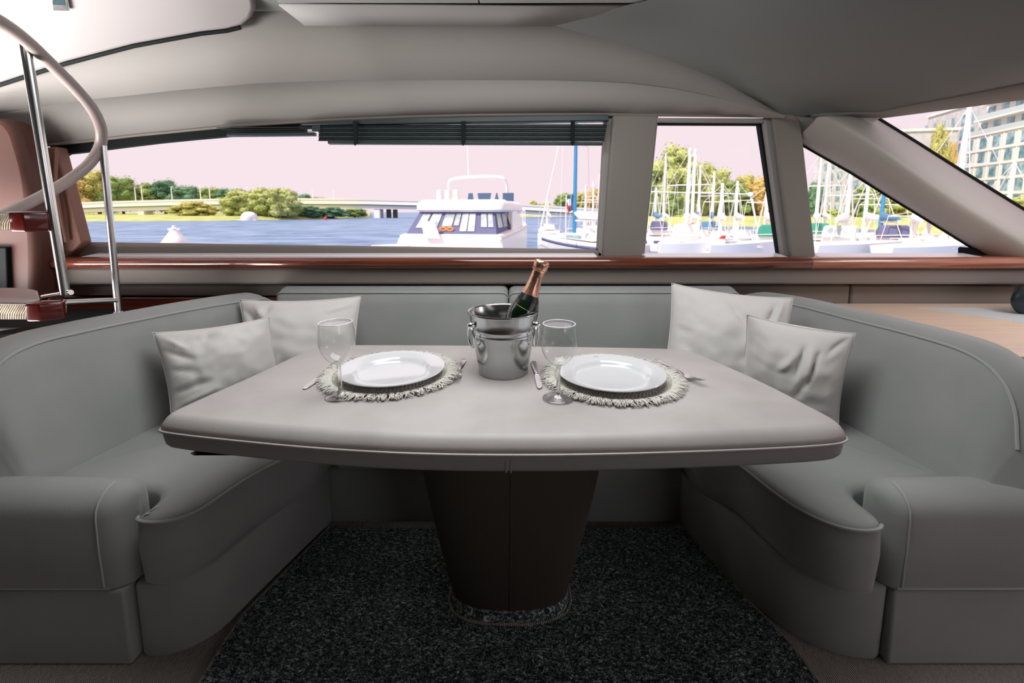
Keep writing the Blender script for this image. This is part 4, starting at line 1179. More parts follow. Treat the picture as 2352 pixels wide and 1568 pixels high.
trunk_o = G().tube([(0, 0, -.02), (.01, 0, .2), (0, .01, .5)], [.035, .028, .012], 8).build('trunk', 'bark')
TRUNK = trunk_o.data; bpy.data.objects.remove(trunk_o)
tv = [0]
def tree(u, vt, vb, wpx, Y, leaf, label, name='tree', group='trees along the banks', base=None):
    b = P(u, vb, Y=Y); t = P(u, vt, Y=Y)
    zb = base if base is not None else min(b.z, .25)
    w = wpx/1045.0*Y
    r = thing(name, label, 'tree', (b.x, Y, zb), group)
    r.scale = (w, w, t.z-zb); r.rotation_euler.z = tv[0]*1.7
    c = bpy.data.objects.new('crown', crown(tv[0] % 5, leaf)); COL.objects.link(c); c.parent = r
    k = bpy.data.objects.new('trunk', TRUNK); COL.objects.link(k); k.parent = r
    tv[0] += 1
    return r
for a in [
    (178, 392, 478, 110, 235, 'autumn', 'brown autumn tree behind the bridge, nearest the staircase'),
    (228, 388, 478, 110, 240, 'olive', 'olive tree behind the bridge just left of the front stair post'),
    (283, 404, 478, 95, 238, 'green', 'round dark green tree behind the bridge just right of the front stair post'),
    (338, 420, 478, 95, 245, 'green', 'green tree behind the bridge with two lamp posts before it'),
    (380, 412, 478, 95, 248, 'dark', 'taller bluish green tree behind the bridge, left of the low bush'),
    (432, 424, 478, 100, 250, 'dark', 'bluish green tree behind the bridge above the low bush'),
    (485, 428, 478, 95, 255, 'green', 'green tree behind the bridge right of the low bush'),
    (535, 432, 478, 95, 255, 'dark', 'tree behind the bridge partly covered by the light green clump'),
    (450, 462, 502, 110, 158, 'olive', 'low yellowish bush on the bank in front of the bridge'),
    (560, 434, 503, 105, 156, 'light', 'leftmost light green tree of the clump in front of the bridge'),
    (608, 428, 503, 105, 157, 'light', 'light green tree in the middle of the clump above the white dome'),
    (655, 430, 502, 95, 156, 'light', 'rightmost light green tree of the clump in front of the bridge'),
    (700, 445, 478, 60, 420, 'dark', 'faint bluish tree far beyond the bridge'),
    (735, 452, 478, 70, 400, 'green', 'small green tree above the bridge deck beyond the clump'),
    (712, 472, 501, 70, 165, 'dark', 'dark shrub under the bridge next to the light green clump'),
    (765, 474, 500, 80, 172, 'dark', 'dark shrub under the bridge in the middle of its span'),
    (815, 478, 499, 70, 180, 'green', 'green shrub under the bridge beside the white pier'),
    (1225, 460, 478, 30, 420, 'olive', 'tiny tree on the skyline just right of the motor yacht'),
    (1250, 466, 480, 60, 430, 'olive', 'low bushy trees on the skyline right of the motor yacht'),
    (1295, 443, 490, 60, 250, 'green', 'dark olive tree left of the blue mast'),
    (1335, 440, 492, 55, 240, 'olive', 'olive tree behind the sailing boats right of the blue mast'),
    (1366, 430, 494, 60, 235, 'autumn', 'yellow brown tree at the right end of the long window'),
    (1400, 412, 496, 70, 230, 'autumn', 'tall yellow brown tree cut off by the right end of the long window')]:
    tree(*a)
for a in [
    (1492, 395, 508, 70, 100, 'green', 'green tree at the left edge of the small upright window'),
    (1552, 332, 510, 150, 98, 'light', 'tallest light green tree in the small upright window'),
    (1602, 368, 508, 110, 102, 'light', 'light green tree behind the twin white masts'),
    (1545, 440, 512, 110, 94, 'green', 'lower dark green tree below the tallest tree'),
    (1640, 385, 505, 100, 108, 'light', 'slender light green tree in the middle of the small window'),
    (1672, 415, 508, 110, 106, 'green', 'green tree at the centre right of the small window'),
    (1704, 400, 505, 80, 112, 'olive', 'thin olive tree standing above its neighbours in the small window'),
    (1738, 402, 506, 90, 110, 'autumn', 'yellow brown tree near the right edge of the small window'),
    (1778, 418, 508, 100, 104, 'autumn', 'broad yellow brown tree at the right edge of the small window'),
    (1866, 415, 512, 50, 90, 'dark', 'dark tree at the left corner of the triangular window'),
    (1905, 480, 516, 70, 88, 'light', 'low light bush in front of the grey apartment block'),
    (1998, 420, 512, 110, 84, 'green', 'green tree right of the grey apartment block'),
    (2045, 428, 514, 110, 82, 'light', 'light green tree behind the bright blue mast'),
    (2095, 446, 516, 110, 80, 'autumn', 'yellow brown tree in the middle of the triangular window'),
    (2140, 465, 520, 90, 78, 'olive', 'olive tree towards the right of the triangular window'),
    (2200, 490, 528, 90, 74, 'autumn', 'low yellow brown bush in the right corner of the triangular window'),
    (2136, 283, 500, 58, 62, 'olive', 'tall narrow yellowish tree in front of the apartment blocks'),
    (2168, 318, 500, 36, 64, 'autumn', 'narrow yellow brown tree beside the tall yellowish tree'),
    (2330, 450, 500, 90, 60, 'light', 'low light bush at the foot of the pale apartment block')]:
    tree(*a)

# ---- bridge
bridge = thing('bridge', 'long low white road bridge crossing the river', 'bridge', (0, 200, WZ))
bp_ = [P(u, v, Y=200) for u, v in [(-60, 484), (60, 481), (250, 472), (400, 468), (550, 465), (690, 464.5), (850, 465.5), (960, 468), (1080, 473), (1200, 478), (1300, 484), (1400, 489.5), (1600, 500)]]
def beam(dz0, dz1, y0, y1, name, mat):
    rings = [[p+Vector((0, y0, dz0)), p+Vector((0, y1, dz0)), p+Vector((0, y1, dz1)), p+Vector((0, y0, dz1))] for p in bp_]
    return G().loft(rings).build(name, mat, bridge, smooth=0)
beam(-.7, .9, -4, 4, 'deck', 'concrete'); beam(-1.1, -.7, -3.6, 3.6, 'deck_edge', 'bridge_edge'); beam(-2.6, -1.1, -3.0, 3.0, 'girder', 'concrete')
beam(.9, 1.7, -4.2, -4.0, 'parapet', 'offwhite')
for u in (335, 570, 870, 1130, 1390):
    p = P(u, 487, Y=200)
    G().box((p.x, 200, .4), (2.6, 5.5, 5.2)).build('pier', 'concrete', bridge, bevel=.2)
for u in (893, 908):
    p = P(u, 487, Y=203)
    G().box((p.x, 203, .4), (1.4, 3, 5.0)).build('pier', 'bark', bridge)
for u, h in [(330, 7.2), (345, 8.0), (412, 7.5), (476, 7.5), (497, 7.0), (555, 6.5), (582, 6.5), (636, 6), (668, 6), (728, 5.5), (775, 5)]:
    i = P(u, 466 if u > 420 else 470, Y=200)
    G().tube([i+Vector((0, -3.9, 0)), i+Vector((0, -3.9, h)), i+Vector((0, -2.6, h+.2))], [.22, .16, .12], 6).build('lamp_post', 'white', bridge)

# ---- things on the river
b0 = P(403, 560, Y=36)
buoy = thing('river_buoy', 'white cone shaped buoy on the river left of the motor yacht', 'buoy', (b0.x, 36, WZ))
G().lathe([(.0, -.2), (.95, -.2), (1.0, .1), (.62, .62), (.34, 1.02), (.30, 1.12), (0, 1.14)], 24, (b0.x, 36, WZ)).build('float', 'white', buoy, smooth=50)
G().lathe([(.04, 1.1), (.22, 1.16), (.24, 1.28), (.14, 1.36), (.12, 1.5), (0, 1.52)], 16, (b0.x, 36, WZ)).build('lantern', 'white', buoy)
for s in (-1, 1):
    G().tube([(b0.x+s*.2, 36, WZ+1.15), (b0.x+s*.46, 36, WZ+1.2)], .08, 8).build('lifting_eye', 'white', buoy)
d0 = P(573, 506, Y=142)
dome = thing('floating_dome', 'white rounded dome floating by the far bank', 'dome', (d0.x, 142, WZ))
G().lathe([(2.2, 0), (2.35, .9), (2.1, 1.7), (1.5, 2.3), (.7, 2.6), (0, 2.66)], 28, (d0.x, 142, WZ)).build('shell', 'white', dome)
G().box((d0.x, 142, WZ+.05), (5.6, 3.0, .3)).build('float', 'offwhite', dome, bevel=.1)
r0 = P(748, 496, Y=150)
rb0 = thing('marker_buoy', 'tiny red marker buoy by the far bank under the bridge', 'buoy', (r0.x, 150, WZ))
G().lathe([(0, -.1), (.45, 0), (.5, .6), (.2, 1.1), (0, 1.15)], 14, (r0.x, 150, WZ)).build('float', 'red', rb0)
G().tube([(r0.x, 150, WZ+1.1), (r0.x, 150, WZ+1.6)], .05, 6).build('staff', 'red', rb0)

# ---- motor yacht
MY = 17.5; my0 = P(1031, 487, Y=MY)
ym = thing('motor_yacht', 'white motor yacht with blue canvas cockpit enclosure seen from astern', 'boat', (my0.x, MY, WZ))
ym.rotation_euler.z = R(-9)
def yz(v): return P(1031, v, Y=MY).z-WZ
ys = MY/1045.0
def hullx(f): return 2.0+.12*math.sin(math.pi*min(1, f/8)) if f < 7 else max(.02, 2.08*(1-((f-7)/5.0)**2.0))
rings = []
for f in [0, .5, 2, 4, 6, 7.5, 9, 10.3, 11.3, 12]:
    w = hullx(f); zd = yz(541)+.45*(f/12)**1.3
    rings.append([Vector((-w*.96, f, -.3)), Vector((-w*1.0, f, .5)), Vector((-w, f, zd)), Vector((-w+.12, f, zd+.05)), Vector((w-.12, f, zd+.05)), Vector((w, f, zd)), Vector((w*1.0, f, .5)), Vector((w*.96, f, -.3))])
G().loft(rings).build('hull', 'white', ym, local=True, smooth=30)
G().tube([Vector((hullx(f)+.02, f, yz(541)-.1+.45*(f/12)**1.3)) for f in [0, 1, 2, 4, 6, 7.5, 9, 10.3, 11.3]], .035, 6).build('rub_rail', 'offwhite', ym, local=True)
G().prism([(-2.55, -1.3, .75), (2.2, -1.3, .75), (2.1, .1, .75), (-2.3, .1, .75)], (0, 0, -.18)).build('swim_platform', 'white', ym, local=True, bevel=.05)
G().prism([(-2.45, .02, .75), (-2.0, .02, yz(541)), (2.0, .02, yz(541)), (2.2, .02, .75)], (0, .2, 0)).build('transom', 'white', ym, local=True, bevel=.05)
zc0, zc1 = yz(541), yz(485)
cb = [(-1.82, .15), (1.82, .15), (1.82, 3.2), (-1.82, 3.2)]; ct = [(-1.42, .75), (1.62, .75), (1.62, 3.2), (-1.42, 3.2)]
G().loft([[Vector((x, y, zc0)) for x, y in cb], [Vector((x, y, zc1)) for x, y in ct]]).build('canvas_enclosure', 'navy', ym, local=True, smooth=0)
def canv(sx, t):   # a point on the rear canvas face: sx -1..1 lateral, t 0..1 height
    xb = -1.82+(sx+1)/2*3.64; xt = -1.42+(sx+1)/2*3.04
    return Vector((xb+(xt-xb)*t, .15+.6*t, zc0+(zc1-zc0)*t))
for s0, s1, t0 in [(-.86, -.66, .30), (-.60, -.36, .32), (-.26, -.02, .36), (.02, .14, .40), (.18, .34, .16), (.36, .52, .16), (.66, .80, .34), (.83, .95, .34)]:
    q = [canv(s0, t0), canv(s1, t0), canv(s1, .9), canv(s0, .9)]
    G().prism([p+Vector((0, -.012, 0)) for p in q], (0, -.02, .01)).build('clear_window', 'vinyl', ym, local=True)
for sd in (-1, 1):
    for k in range(2):
        y0 = .75+k*1.2
        x_ = lambda t: (sd*(1.82+(1.62 if sd > 0 else 1.42)*0-(.2 if sd > 0 else .4)*t)+sd*.012)
        G().prism([(x_(.3), y0, zc0+.3*(zc1-zc0)), (x_(.3), y0+1.0, zc0+.3*(zc1-zc0)), (x_(.9), y0+1.0, zc0+.9*(zc1-zc0)), (x_(.9), y0+.15, zc0+.9*(zc1-zc0))], (sd*.015, 0, 0)).build('clear_window', 'vinyl', ym, local=True)
for sx in (-.20, -.04):
    c = canv(sx, .24)+Vector((0, -.045, 0))
    G().tube([c+Vector((.13*math.cos(a), 0, .055*math.sin(a)+.02)) for a in [2*math.pi*i/16 for i in range(16)]], .035, 8, closed=True).build('lifebuoy', 'orange', ym, local=True)
G().prism([(-.95, -.05, zc0-.1), (-.30, -.05, zc0-.12), (-.55, -.02, yz(508)), (-1.1, -.02, yz(508))], (0, -.12, 0)).build('transom_door', 'white', ym, local=True, bevel=.05)
# hardtop, deckhouse, flybridge
G().slab(ccw(round_poly([(-1.55, .5), (2.05, .5), (2.1, 5.6), (-1.75, 5.6)], .3) and [(p.x, p.y) for p in round_poly([Vector((-1.55, .5)), Vector((2.05, .5)), Vector((2.1, 5.6)), Vector((-1.75, 5.6))], .35)]), [(.12, zc1-.03), (0, zc1+.06), (0, zc1+.28), (.1, zc1+.38), (.3, zc1+.46)]).build('hardtop', 'white', ym, local=True, smooth=50)
dh = [[(-1.75, 3.2), (1.75, 3.2), (1.7, 6.5), (1.0, 9.0), (-1.0, 9.0), (-1.7, 6.5)], [(-1.6, 3.0), (1.7, 3.0), (1.5, 6.0), (.8, 7.4), (-.8, 7.4), (-1.5, 6.0)]]
G().loft([[Vector((x, y, zc0)) for x, y in dh[0]], [Vector((x, y, zc1+.1)) for x, y in dh[1]]]).build('deckhouse', 'white', ym, local=True, smooth=30)
G().prism([(1.785, 3.5, zc0+.25), (1.74, 5.6, zc0+.3), (1.62, 5.4, zc1-.2), (1.70, 3.3, zc1-.25)], (.03, 0, 0)).build('side_window', 'glass_dark', ym, local=True)
G().prism([(1.9, 3.0, zc0+.1), (2.0, 5.6, zc0+.2), (2.05, 5.2, zc0+.55), (1.95, 3.6, zc1+.1), (1.9, 3.0, zc1+.1)], (.09, 0, 0)).build('side_wing', 'white', ym, local=True, bevel=.03)
zf0 = zc1+.42
G().loft([[Vector((x, y, zf0)) for x, y in [(-.9, 2.2), (1.85, 2.2), (1.7, 5.4), (-1.2, 5.4)]], [Vector((x, y, yz(455))) for x, y in [(-.7, 2.3), (1.75, 2.3), (1.6, 5.5), (-1.0, 5.5)]]]).build('flybridge', 'white', ym, local=True, bevel=.08)
zs_ = yz(457); ze_ = yz(437)
for u0, u1, dx in [(1034, 1049, .05), (1060, 1086, -.06), (1096, 1107, .08), (1115, 1140, 0)]:
    a, b = (u0-1031)*ys*1.15, (u1-1031)*ys*1.15
    G().prism([(a, 2.6, zs_), (b, 2.6, zs_-.03), (b-dx, 2.6, ze_), (a+dx, 2.6, ze_)], (0, .03, 0)).build('tinted_screen', 'navy_glass', ym, local=True, bevel=.02)
for u0 in (970, 990, 1010):
    a = (u0-1031)*ys*1.1
    G().box((a, 2.4, zf0+.25), (.22, .3, .5)).build('flybridge_seat', 'offwhite', ym, local=True, bevel=.06)
arch = [(-.7, 2.9, zf0), (-.8, 2.7, zf0+.75), (-.4, 2.6, zf0+1.0), (1.4, 2.6, zf0+1.05), (1.75, 2.8, zf0+.75), (1.75, 3.0, zf0)]
G().tube(catmull(arch, 5), .06, 8).build('radar_arch', 'white', ym, local=True)
G().tube([(.1, 2.7, zf0+.9), (.05, 2.7, zf0+3.2)], [.025, .012], 6).build('aerial', 'white', ym, local=True)
G().tube([Vector((hullx(f)-.1, f, yz(541)+.75+.4*(f/12)**1.3)) for f in (4.5, 6, 7.5, 9, 10.3, 11.2)], .025, 6).build('side_rail', 'white', ym, local=True)
for f in (4.5, 6, 7.5, 9, 10.3, 11.2):
    z0_ = yz(541)+.45*(f/12)**1.3
    G().tube([(hullx(f)-.1, f, z0_), (hullx(f)-.1, f, yz(541)+.75+.4*(f/12)**1.3)], .02, 6).build('stanchion', 'white', ym, local=True)
tn = P(888, 560, Y=16.3)
dg = thing('inflatable_dinghy', 'small white inflatable dinghy floating behind the motor yacht', 'dinghy', (tn.x, 16.4, WZ))
G().tube(catmull([(tn.x-.75, 15.8, WZ+1.18), (tn.x+.5, 15.8, WZ+1.24), (tn.x+.65, 16.3, WZ+1.26), (tn.x+.5, 16.8, WZ+1.24), (tn.x-.7, 16.8, WZ+1.18)], 5), .17, 12).build('tube', 'white', dg)
G().box((tn.x, 16.3, WZ+.6), (1.2, .9, 1.0)).build('floor', 'offwhite', dg, bevel=.05)

# ---- sailing boats of the marina
def sailboat(u, Y, vt, head, label, Lh=8.5, cover='bluecover', hull='white', mast='alu', boomdir=-1, coach='white', spray=None, name='sailing_boat'):
    c = P(u, 487, Y=Y); h = P(u, vt, Y=Y).z-WZ
    ca, sa = math.cos(head), math.sin(head)
    mx = .6
    t = thing(name, label, 'boat', (c.x-mx*ca, Y-mx*sa, WZ), 'sailing boats in the marina')
    t.rotation_euler.z = head
    B = Lh*.165
    def hb(x): s = (x+Lh/2)/Lh; return B*(max(0.02, math.sin(math.pi*min(1, .28+.72*s)))**.75) if s < 1 else .02
    def sh(x): s = (x+Lh/2)/Lh; return .85+.35*s*s
    rings = []
    for i in range(9):
        x = -Lh/2+Lh*i/8; w = hb(x); z = sh(x)
        rings.append([Vector((x, -w*.55, -.25)), Vector((x, -w*.92, .35)), Vector((x, -w, z)), Vector((x, w, z)), Vector((x, w*.92, .35)), Vector((x, w*.55, -.25))])
    G().loft(rings).build('hull', hull, t, local=True, smooth=40)
    k_ = int(u) % 4
    for sd in (-1, 1):
        st_ = []
        for i in range(8):
            x = -Lh/2+Lh*i/8; w = hb(x)
            z1_, z0_ = sh(x)-.14, sh(x)-.30
            f1 = (z1_-.35)/(sh(x)-.35); f0 = (z0_-.35)/(sh(x)-.35)
            st_.append((Vector((x, sd*(w*(.92+.08*f1)+.012), z1_)), Vector((x, sd*(w*(.92+.08*f0)+.012), z0_))))
        G().grid([[a for a, b in st_], [b for a, b in st_]]).build('hull_stripe', ('navy', 'bluecover', 'red', 'glass_dark')[k_], t, local=True, solid=.01)
    G().box((-Lh/2-.01, 0, .62), (.03, B*.9, .14)).build('name_board', ('wood_lightened', 'navy', 'pontoon', 'bluecover')[k_], t, local=True)
    G().loft([[Vector((-1.6, -B*.55, .95)), Vector((-1.6, B*.55, .95)), Vector((2.0, B*.38, 1.05)), Vector((2.0, -B*.38, 1.05))], [Vector((-1.5, -B*.48, 1.42)), Vector((-1.5, B*.48, 1.42)), Vector((1.6, B*.3, 1.30)), Vector((1.6, -B*.3, 1.30))]]).build('coachroof', coach, t, local=True, bevel=.06)
    for sd in (-1, 1):
        G().box((0.1, sd*(B*.49), 1.18), (1.5, .03, .16), Matrix.Rotation(-sd*.07, 3, 'Z')).build('cabin_window', 'glass_dark', t, local=True)
    G().tube([(mx, 0, .9), (mx, 0, h)], [.12, .08], 8).build('mast', mast, t, local=True)
    bz = 2.05
    G().tube([(mx, 0, bz), (mx-3.1, 0, bz+.08)], .055, 8).build('boom', 'alu', t, local=True)
    G().tube([(mx-.05, 0, bz+.45), (mx-.5, 0, bz+.28), (mx-1.8, 0, bz+.22), (mx-3.0, 0, bz+.18)], [.1, .19, .16, .08], 8).build('sail_cover', cover, t, local=True)
    sp_ = bz+(h-bz)*.5
    G().tube([(mx, -B*.75, sp_), (mx, B*.75, sp_)], .028, 6).build('spreader', 'alu', t, local=True)
    G().tube([(Lh/2-.15, 0, 1.2), (mx+.05, 0, h-.1)], [.055, .03], 6).build('furled_jib', 'white', t, local=True)
    G().tube([(-Lh/2+.1, 0, .9), (mx-.03, 0, h-.05)], .018, 5).build('backstay', 'alu', t, local=True)
    for sd in (-1, 1):
        G().tube([(mx-.1, sd*B*.95, 1.0), (mx, sd*B*.75, sp_), (mx, 0, h-.1)], .016, 5).build('shroud', 'alu', t, local=True)
    for xx, zz in ((Lh/2-.2, 1.15), (-Lh/2+.15, .9)):
        w = max(.15, hb(xx)*.85)
        G().tube([(xx-.5*(1 if xx > 0 else -1), -w-.1, zz), (xx-.4*(1 if xx > 0 else -1), -w-.05, zz+.6), (xx, -w*.3, zz+.65), (xx, w*.3, zz+.65), (xx-.4*(1 if xx > 0 else -1), w+.05, zz+.6), (xx-.5*(1 if xx > 0 else -1), w+.1, zz)], .02, 6).build('pulpit' if xx > 0 else 'pushpit', 'alu', t, local=True)
    if spray:
        G().loft([[Vector((-1.9, -B*.5, 1.35)), Vector((-1.9, B*.5, 1.35)), Vector((-.9, B*.45, 1.3)), Vector((-.9, -B*.45, 1.3))], [Vector((-1.9, -B*.42, 1.95)), Vector((-1.9, B*.42, 1.95)), Vector((-1.3, B*.38, 1.9)), Vector((-1.3, -B*.38, 1.9))]]).build('sprayhood', spray, t, local=True, bevel=.1)
    for k in (-1.2, 1.0):
        G().tube([(k, -hb(k)-.12, .9), (k, -hb(k)-.12, .35)], [.1, .12], 8).build('fender', 'white', t, local=True)
    return t
boats = [
    (1320, 27, 150, 1.9, 'white sailing boat with a bright blue furled sail on its tall mast', 8, 'white', 'white', 'brightblue', None),
    (1258, 44, 448, .4, 'small sailing boat with a short mast left of the tricolour flag', 6, 'offwhite', 'white', 'alu', None),
    (1345, 33, 425, 2.2, 'white sailing boat in the first row right of the blue mast', 8, 'white', 'white', 'alu', None),
    (1362, 40, 415, 1.2, 'sailing boat behind the first row at the right end of the long window', 8, 'offwhite', 'white', 'alu', None),
    (1376, 36, 400, 2.6, 'white sailing boat beside the dark window gasket of the long window', 8, 'white', 'offwhite', 'alu', None),
    (1505, 34, 430, 1.0, 'sailing boat at the left edge of the small window with a pale blue cover', 7.5, 'bluecover', 'white', 'alu', 'navy'),
    (1524, 40, 352, 1.8, 'thin masted sailing boat before the tallest tree', 8.5, 'offwhite', 'white', 'alu', None),
    (1578, 26, 340, 2.0, 'white sailing boat under the left one of the twin white masts', 8.5, 'white', 'white', 'white', 'white'),
    (1590, 31, 342, 1.1, 'white sailing boat under the right one of the twin white masts', 9, 'white', 'white', 'white', None),
    (1604, 37, 380, 2.5, 'sailing boat with a mast just right of the twin white masts', 8, 'bluecover', 'white', 'alu', None),
    (1636, 33, 396, .9, 'sailing boat with a blue sail cover in the middle of the small window', 8, 'bluecover', 'white', 'white', 'bluecover'),
    (1656, 28, 420, 2.1, 'sailing boat with raised white sail bundle right of the middle of the small window', 8, 'white', 'white', 'white', None),
    (1690, 30, 415, 1.4, 'sailing boat with leaning jib next to the red buoy', 8, 'white', 'white', 'white', None),
    (1760, 25, 420, 2.3, 'white sailing boat at the right edge of the small window', 8, 'white', 'white', 'alu', 'teal'),
    (1876, 28, 345, 1.9, 'sailing boat at the left corner of the triangular window', 8.5, 'white', 'white', 'alu', 'teal'),
    (1894, 34, 350, 1.0, 'sailing boat in front of the grey apartment block', 9, 'offwhite', 'white', 'alu', None),
    (1946, 23, 385, 2.2, 'white sailing boat with a pale sprayhood in the triangular window', 8, 'white', 'white', 'white', 'vinyl'),
    (1988, 27, 405, 1.2, 'white sailing boat with a thick mast left of the bright blue mast', 8.5, 'white', 'white', 'white', None),
    (2026, 24, 430, 2.0, 'sailing boat with a bright blue mast cover in the triangular window', 8, 'bluecover', 'white', 'brightblue', 'navy'),
    (2102, 21, 480, 2.4, 'sailing boat with a leaning white spar right of the bright blue mast', 7.5, 'white', 'white', 'white', None),
    (2136, 24, 500, 1.1, 'sailing boat near the right corner of the triangular window', 7.5, 'offwhite', 'white', 'alu', None),
    (2196, 20, 238, .6, 'sailing boat whose tall white mast rises beside the tall yellowish tree', 9, 'white', 'white', 'white', None),
    (2314, 26, 370, 1.5, 'sailing boat whose mast stands before the pale apartment block', 8, 'white', 'white', 'white', None)]
for u, Y, vt, hd, lab, Lh, cov, hl, ms, spy in boats:
    sailboat(u, Y, vt, (math.pi/2+.10*math.sin(u*1.7)-math.atan((u-1176)/1045.0)*.9 if u < 1900 else math.pi/2+.25*math.sin(u)-math.atan((u-1176)/1045.0)*.8) if u not in (1320, 2196) else (2.2 if u == 1320 else .9), lab, Lh, cov, hl, ms, spray=spy)

# tricolour flag at the stern of the blue masted boat
fp = P(1300, 487, Y=24.5)
flag = thing('flag', 'limp blue, white and red flag on a staff left of the blue mast', 'flag', (fp.x, 24.5, WZ))
G().tube([(fp.x, 24.5, WZ+.9), (fp.x, 24.5, P(1300, 448, Y=24.5).z)], .03, 8).build('staff', 'white', flag)
def cloth(x0, x1, v0, v1, name, mat, lean=0):
    rows_ = []
    for i in range(8):
        f_ = i/7; v = v0+(v1-v0)*f_
        z = P(1300, v, Y=24.5).z
        rows_.append([Vector((fp.x+(x0+(x1-x0)*j/6)*(1-.25*f_)+lean*f_, 24.45+.05*math.sin(j*1.6+f_*2), z-.03*math.sin(j)))for j in range(7)])
    G().grid(rows_).build(name, mat, flag, solid=.01, smooth=180)
cloth(.18, .42, 445, 484, 'blue_band', 'bluecover', .06)
cloth(.02, .22, 458, 474, 'white_band', 'white', .10)
cloth(.02, .24, 471, 486, 'red_band', 'red', .08)

# pontoon with finger planks
pt = thing('pontoon', 'pale planked pontoon in front of the moored sailing boats', 'pontoon', (10, 19, WZ))
for i in range(26):
    G().box((3.6+i*1.0, 18.6+.02*i, WZ+.62), (.96, 1.6, .06)).build('plank', 'pontoon', pt)
for i in range(7):
    G().box((4.5+i*4, 18.6, WZ+.35), (1.2, 1.2, .5)).build('float', 'concrete', pt)
for i in range(6):
    x = 4.2+i*4.6
    G().tube([(x, 17.9, WZ), (x, 17.9, WZ+2.0+.2*(i % 2))], .09, 8).build('mooring_post', 'white', pt)
ft = []
for k, (u, v, Y, mat, lab) in enumerate([(1662, 552, 20.5, 'red', 'round red buoy on the bow of a white boat in the small window'), (1590, 522, 25, 'red', 'small red lamp housing above the left boats in the small window'), (1678, 548, 20.4, 'white', 'white ring buoy next to the round red buoy')]):
    p = P(u, v, Y=Y)
    bo = thing('ring_buoy', lab, 'buoy', p)
    G().tube([p+Vector((.16*math.cos(a), 0, .16*math.sin(a))) for a in [2*math.pi*i/18 for i in range(18)]], .075, 8, closed=True).build('ring', mat, bo)
    G().tube([p+Vector((0, 0, .16)), p+Vector((0, .05, .42))], .015, 6).build('line', 'offwhite', bo)
# rowing dinghies and a low motor boat near the window
def dinghy(u, v, Y, L_, head, label, mat='white', inner='offwhite'):
    p = P(u, v, Y=Y)
    t = thing('dinghy', label, 'dinghy', p, 'small dinghies by the pontoon'); t.rotation_euler.z = head
    rings = []
    for i in range(7):
        x = -L_/2+L_*i/6; s = i/6; w = .62*(math.sin(math.pi*(.25+.72*s)) if s < 1 else .05); w = max(w, .05)
        rings.append([Vector((x, -w*.7, -.28)), Vector((x, -w, .18+.12*s)), Vector((x, -w+.06, .2+.12*s)), Vector((x, -w*.6, -.08)), Vector((x, w*.6, -.08)), Vector((x, w-.06, .2+.12*s)), Vector((x, w, .18+.12*s)), Vector((x, w*.7, -.28))])
    G().loft(rings).build('hull', mat, t, local=True, smooth=40)
    for x in (-.4, .5): G().box((x, 0, .08), (.22, .95, .04)).build('thwart', inner, t, local=True)
    return t
dinghy(1700, 571, 17.2, 2.8, .1, 'white dinghy upside the pontoon at the lower right of the small window')
dinghy(1650, 566, 18.0, 3.0, .25, 'grey dinghy at the bottom middle of the small window', 'vinyl')
dinghy(1588, 570, 17.6, 2.4, -.2, 'white dinghy at the bottom left of the small window')
dinghy(2150, 577, 15.5, 4.2, .12, 'white boat bow at the bottom right of the triangular window')
dinghy(1965, 572, 16.5, 3.4, .05, 'white dinghy at the bottom of the triangular window below the sprayhood')

# street lamp with a horizontal arm seen in the small window
lp0 = P(1722, 520, Y=52)
lamp = thing('harbour_gantry', 'white harbour gantry with a long horizontal arm across the small window', 'gantry', lp0)
G().tube([P(1738, 516, Y=52), P(1724, 446, Y=52)], .11, 8).build('post', 'white', lamp)
G().tube([P(1724, 446, Y=52), P(1480, 440, Y=52)], .07, 8).build('arm', 'white', lamp)
G().lathe([(0, .25), (.28, .2), (.32, 0), (.28, -.2), (0, -.25)], 12, P(1724, 446, Y=52)).build('end_fitting', 'white', lamp)

# ---- apartment blocks
def block(name, label, S, D, t0, t1, z0, z1, depth, mat, back=0.0, grp='apartment blocks behind the marina'):
    S = Vector((S[0], S[1], 0)); D = Vector((D[0], D[1], 0)).normalized(); Nn = Vector((D.y, -D.x, 0))
    if Nn.x > 0: Nn = -Nn
    r = thing(name, label, 'building', (S.x, S.y, 0), grp)
    def pt_(t, z, out=0): return S+D*t+Nn*(out-back)+Vector((0, 0, z))
    def bx(t0, t1, z0, z1, o0, o1, nm, m, bev=None):
        vs = [pt_(t, z, o) for t in (t0, t1) for z in (z0, z1) for o in (o0, o1)]
        return G().add(vs, [(0, 1, 3, 2), (4, 6, 7, 5), (0, 4, 5, 1), (2, 3, 7, 6), (0, 2, 6, 4), (1, 5, 7, 3)]).build(nm, m, r, smooth=0)
    return r, bx
Dv = (-.2148, -.9766)
r1, bx = block('apartment_block', 'grey apartment block in the triangular window behind the masts', (86, 131), Dv, 0, 30, 0, 18, 14, 'facade_grey')
bx(0, 34, 0, 17.6, -12, 0, 'wall', 'facade_grey'); bx(-.3, 34.3, 17.6, 18.1, -12.3, .3, 'roof_edge', 'facade_pale')
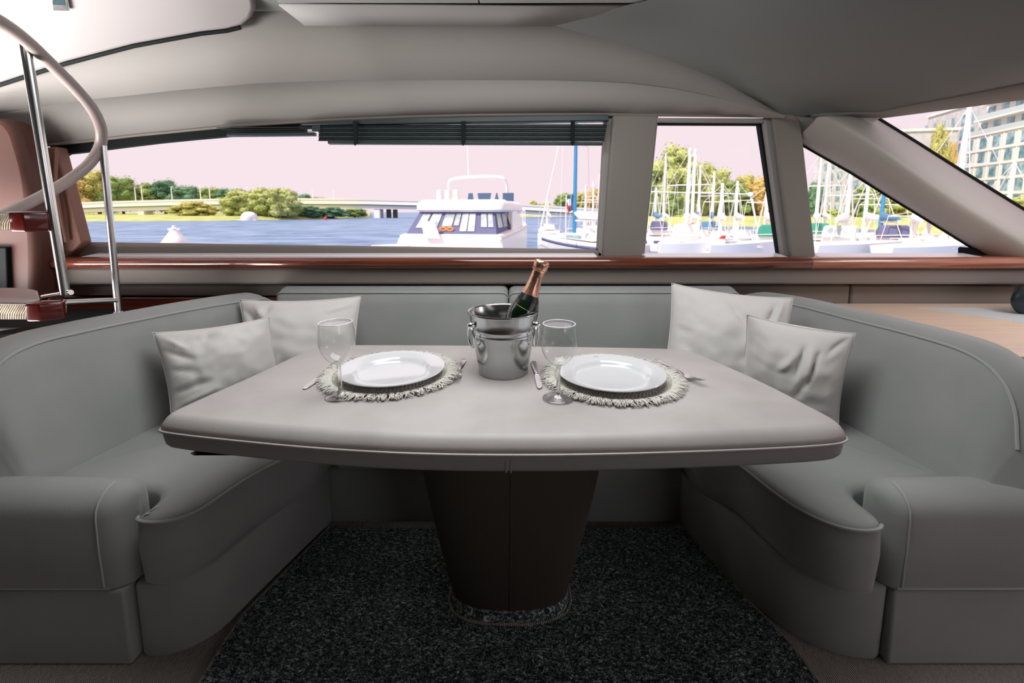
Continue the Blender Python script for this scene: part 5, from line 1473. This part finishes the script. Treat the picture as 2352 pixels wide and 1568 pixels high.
for i in range(8):
    for k in range(6):
        wdt = 2.6 if i % 2 else 1.1
        tc_ = 1.6+i*4.1
        bx(tc_-wdt/2, tc_+wdt/2, 1.0+k*2.8, 2.9+k*2.8, -.4, .06, 'window', 'glass_dark')
SB = (100.7, 103.0)
r2, bx = block('apartment_block', 'grey apartment block with narrow windows above the raked pillar', SB, Dv, -20, -3, 0, 25, 14, 'facade_grey', back=2.5)
bx(-19.5, -1.5, 0, 25.2, -14, 0, 'wall', 'facade_grey'); bx(-22.5, -19.5, 0, 22.6, -13, -.6, 'side_wing', 'facade_grey'); bx(-19.8, -1.2, 25.2, 25.7, -14.3, .3, 'roof_edge', 'facade_pale')
for i in range(6):
    for k in range(8):
        tc_ = -3.6-i*3.25; zz = 21.0-k*3.2
        if zz < 0: continue
        bx(tc_-.55, tc_+.55, zz, zz+2.4, -.4, .06, 'window', 'glass_dark')
r3, bx = block('apartment_block', 'large pale apartment block with balcony bands in the windscreen', SB, Dv, -2.5, 40, 0, 30, 16, 'facade_pale')
bx(-.9, 60, 0, 17.4, -16, 0, 'wall', 'facade_pale')
for k, ts in enumerate((-.2, 1.4, 3.0, 4.4)):
    bx(ts, 60, 17.4+k*3.1, 20.5+k*3.1, -16, -1.4, 'upper_wall', 'facade_pale')
    bx(ts-.6, 60, 17.2+k*3.1, 17.5+k*3.1, -1.6, .25, 'balcony_slab', 'concrete')
    bx(ts-.6, 60, 17.5+k*3.1, 18.5+k*3.1, .10, .2, 'balcony_rail', 'balcony')
    for i in range(12):
        tc_ = ts+1.6+i*3.4
        bx(tc_-.9, tc_+.9, 18.1+k*3.1, 20.1+k*3.1, -2.0, -1.34, 'window', 'glass_dark')
for i in range(12):
    for k in range(5):
        tc_ = .55+i*3.4; zz = 14.5-k*3.05
        wdt = 1.0 if i == 0 else 1.75
        bx(tc_-wdt/2, tc_+wdt/2, zz, zz+2.2, -.4, .06, 'window', 'glass_dark')
    bx(.55+i*3.4-1.7, .55+i*3.4-1.55, 0, 17.2, -.1, .12, 'pilaster', 'facade_pale')
for k in range(5): bx(-.9, 60, 13.85-k*3.05, 14.1-k*3.05, -.1, .15, 'floor_band', 'concrete')
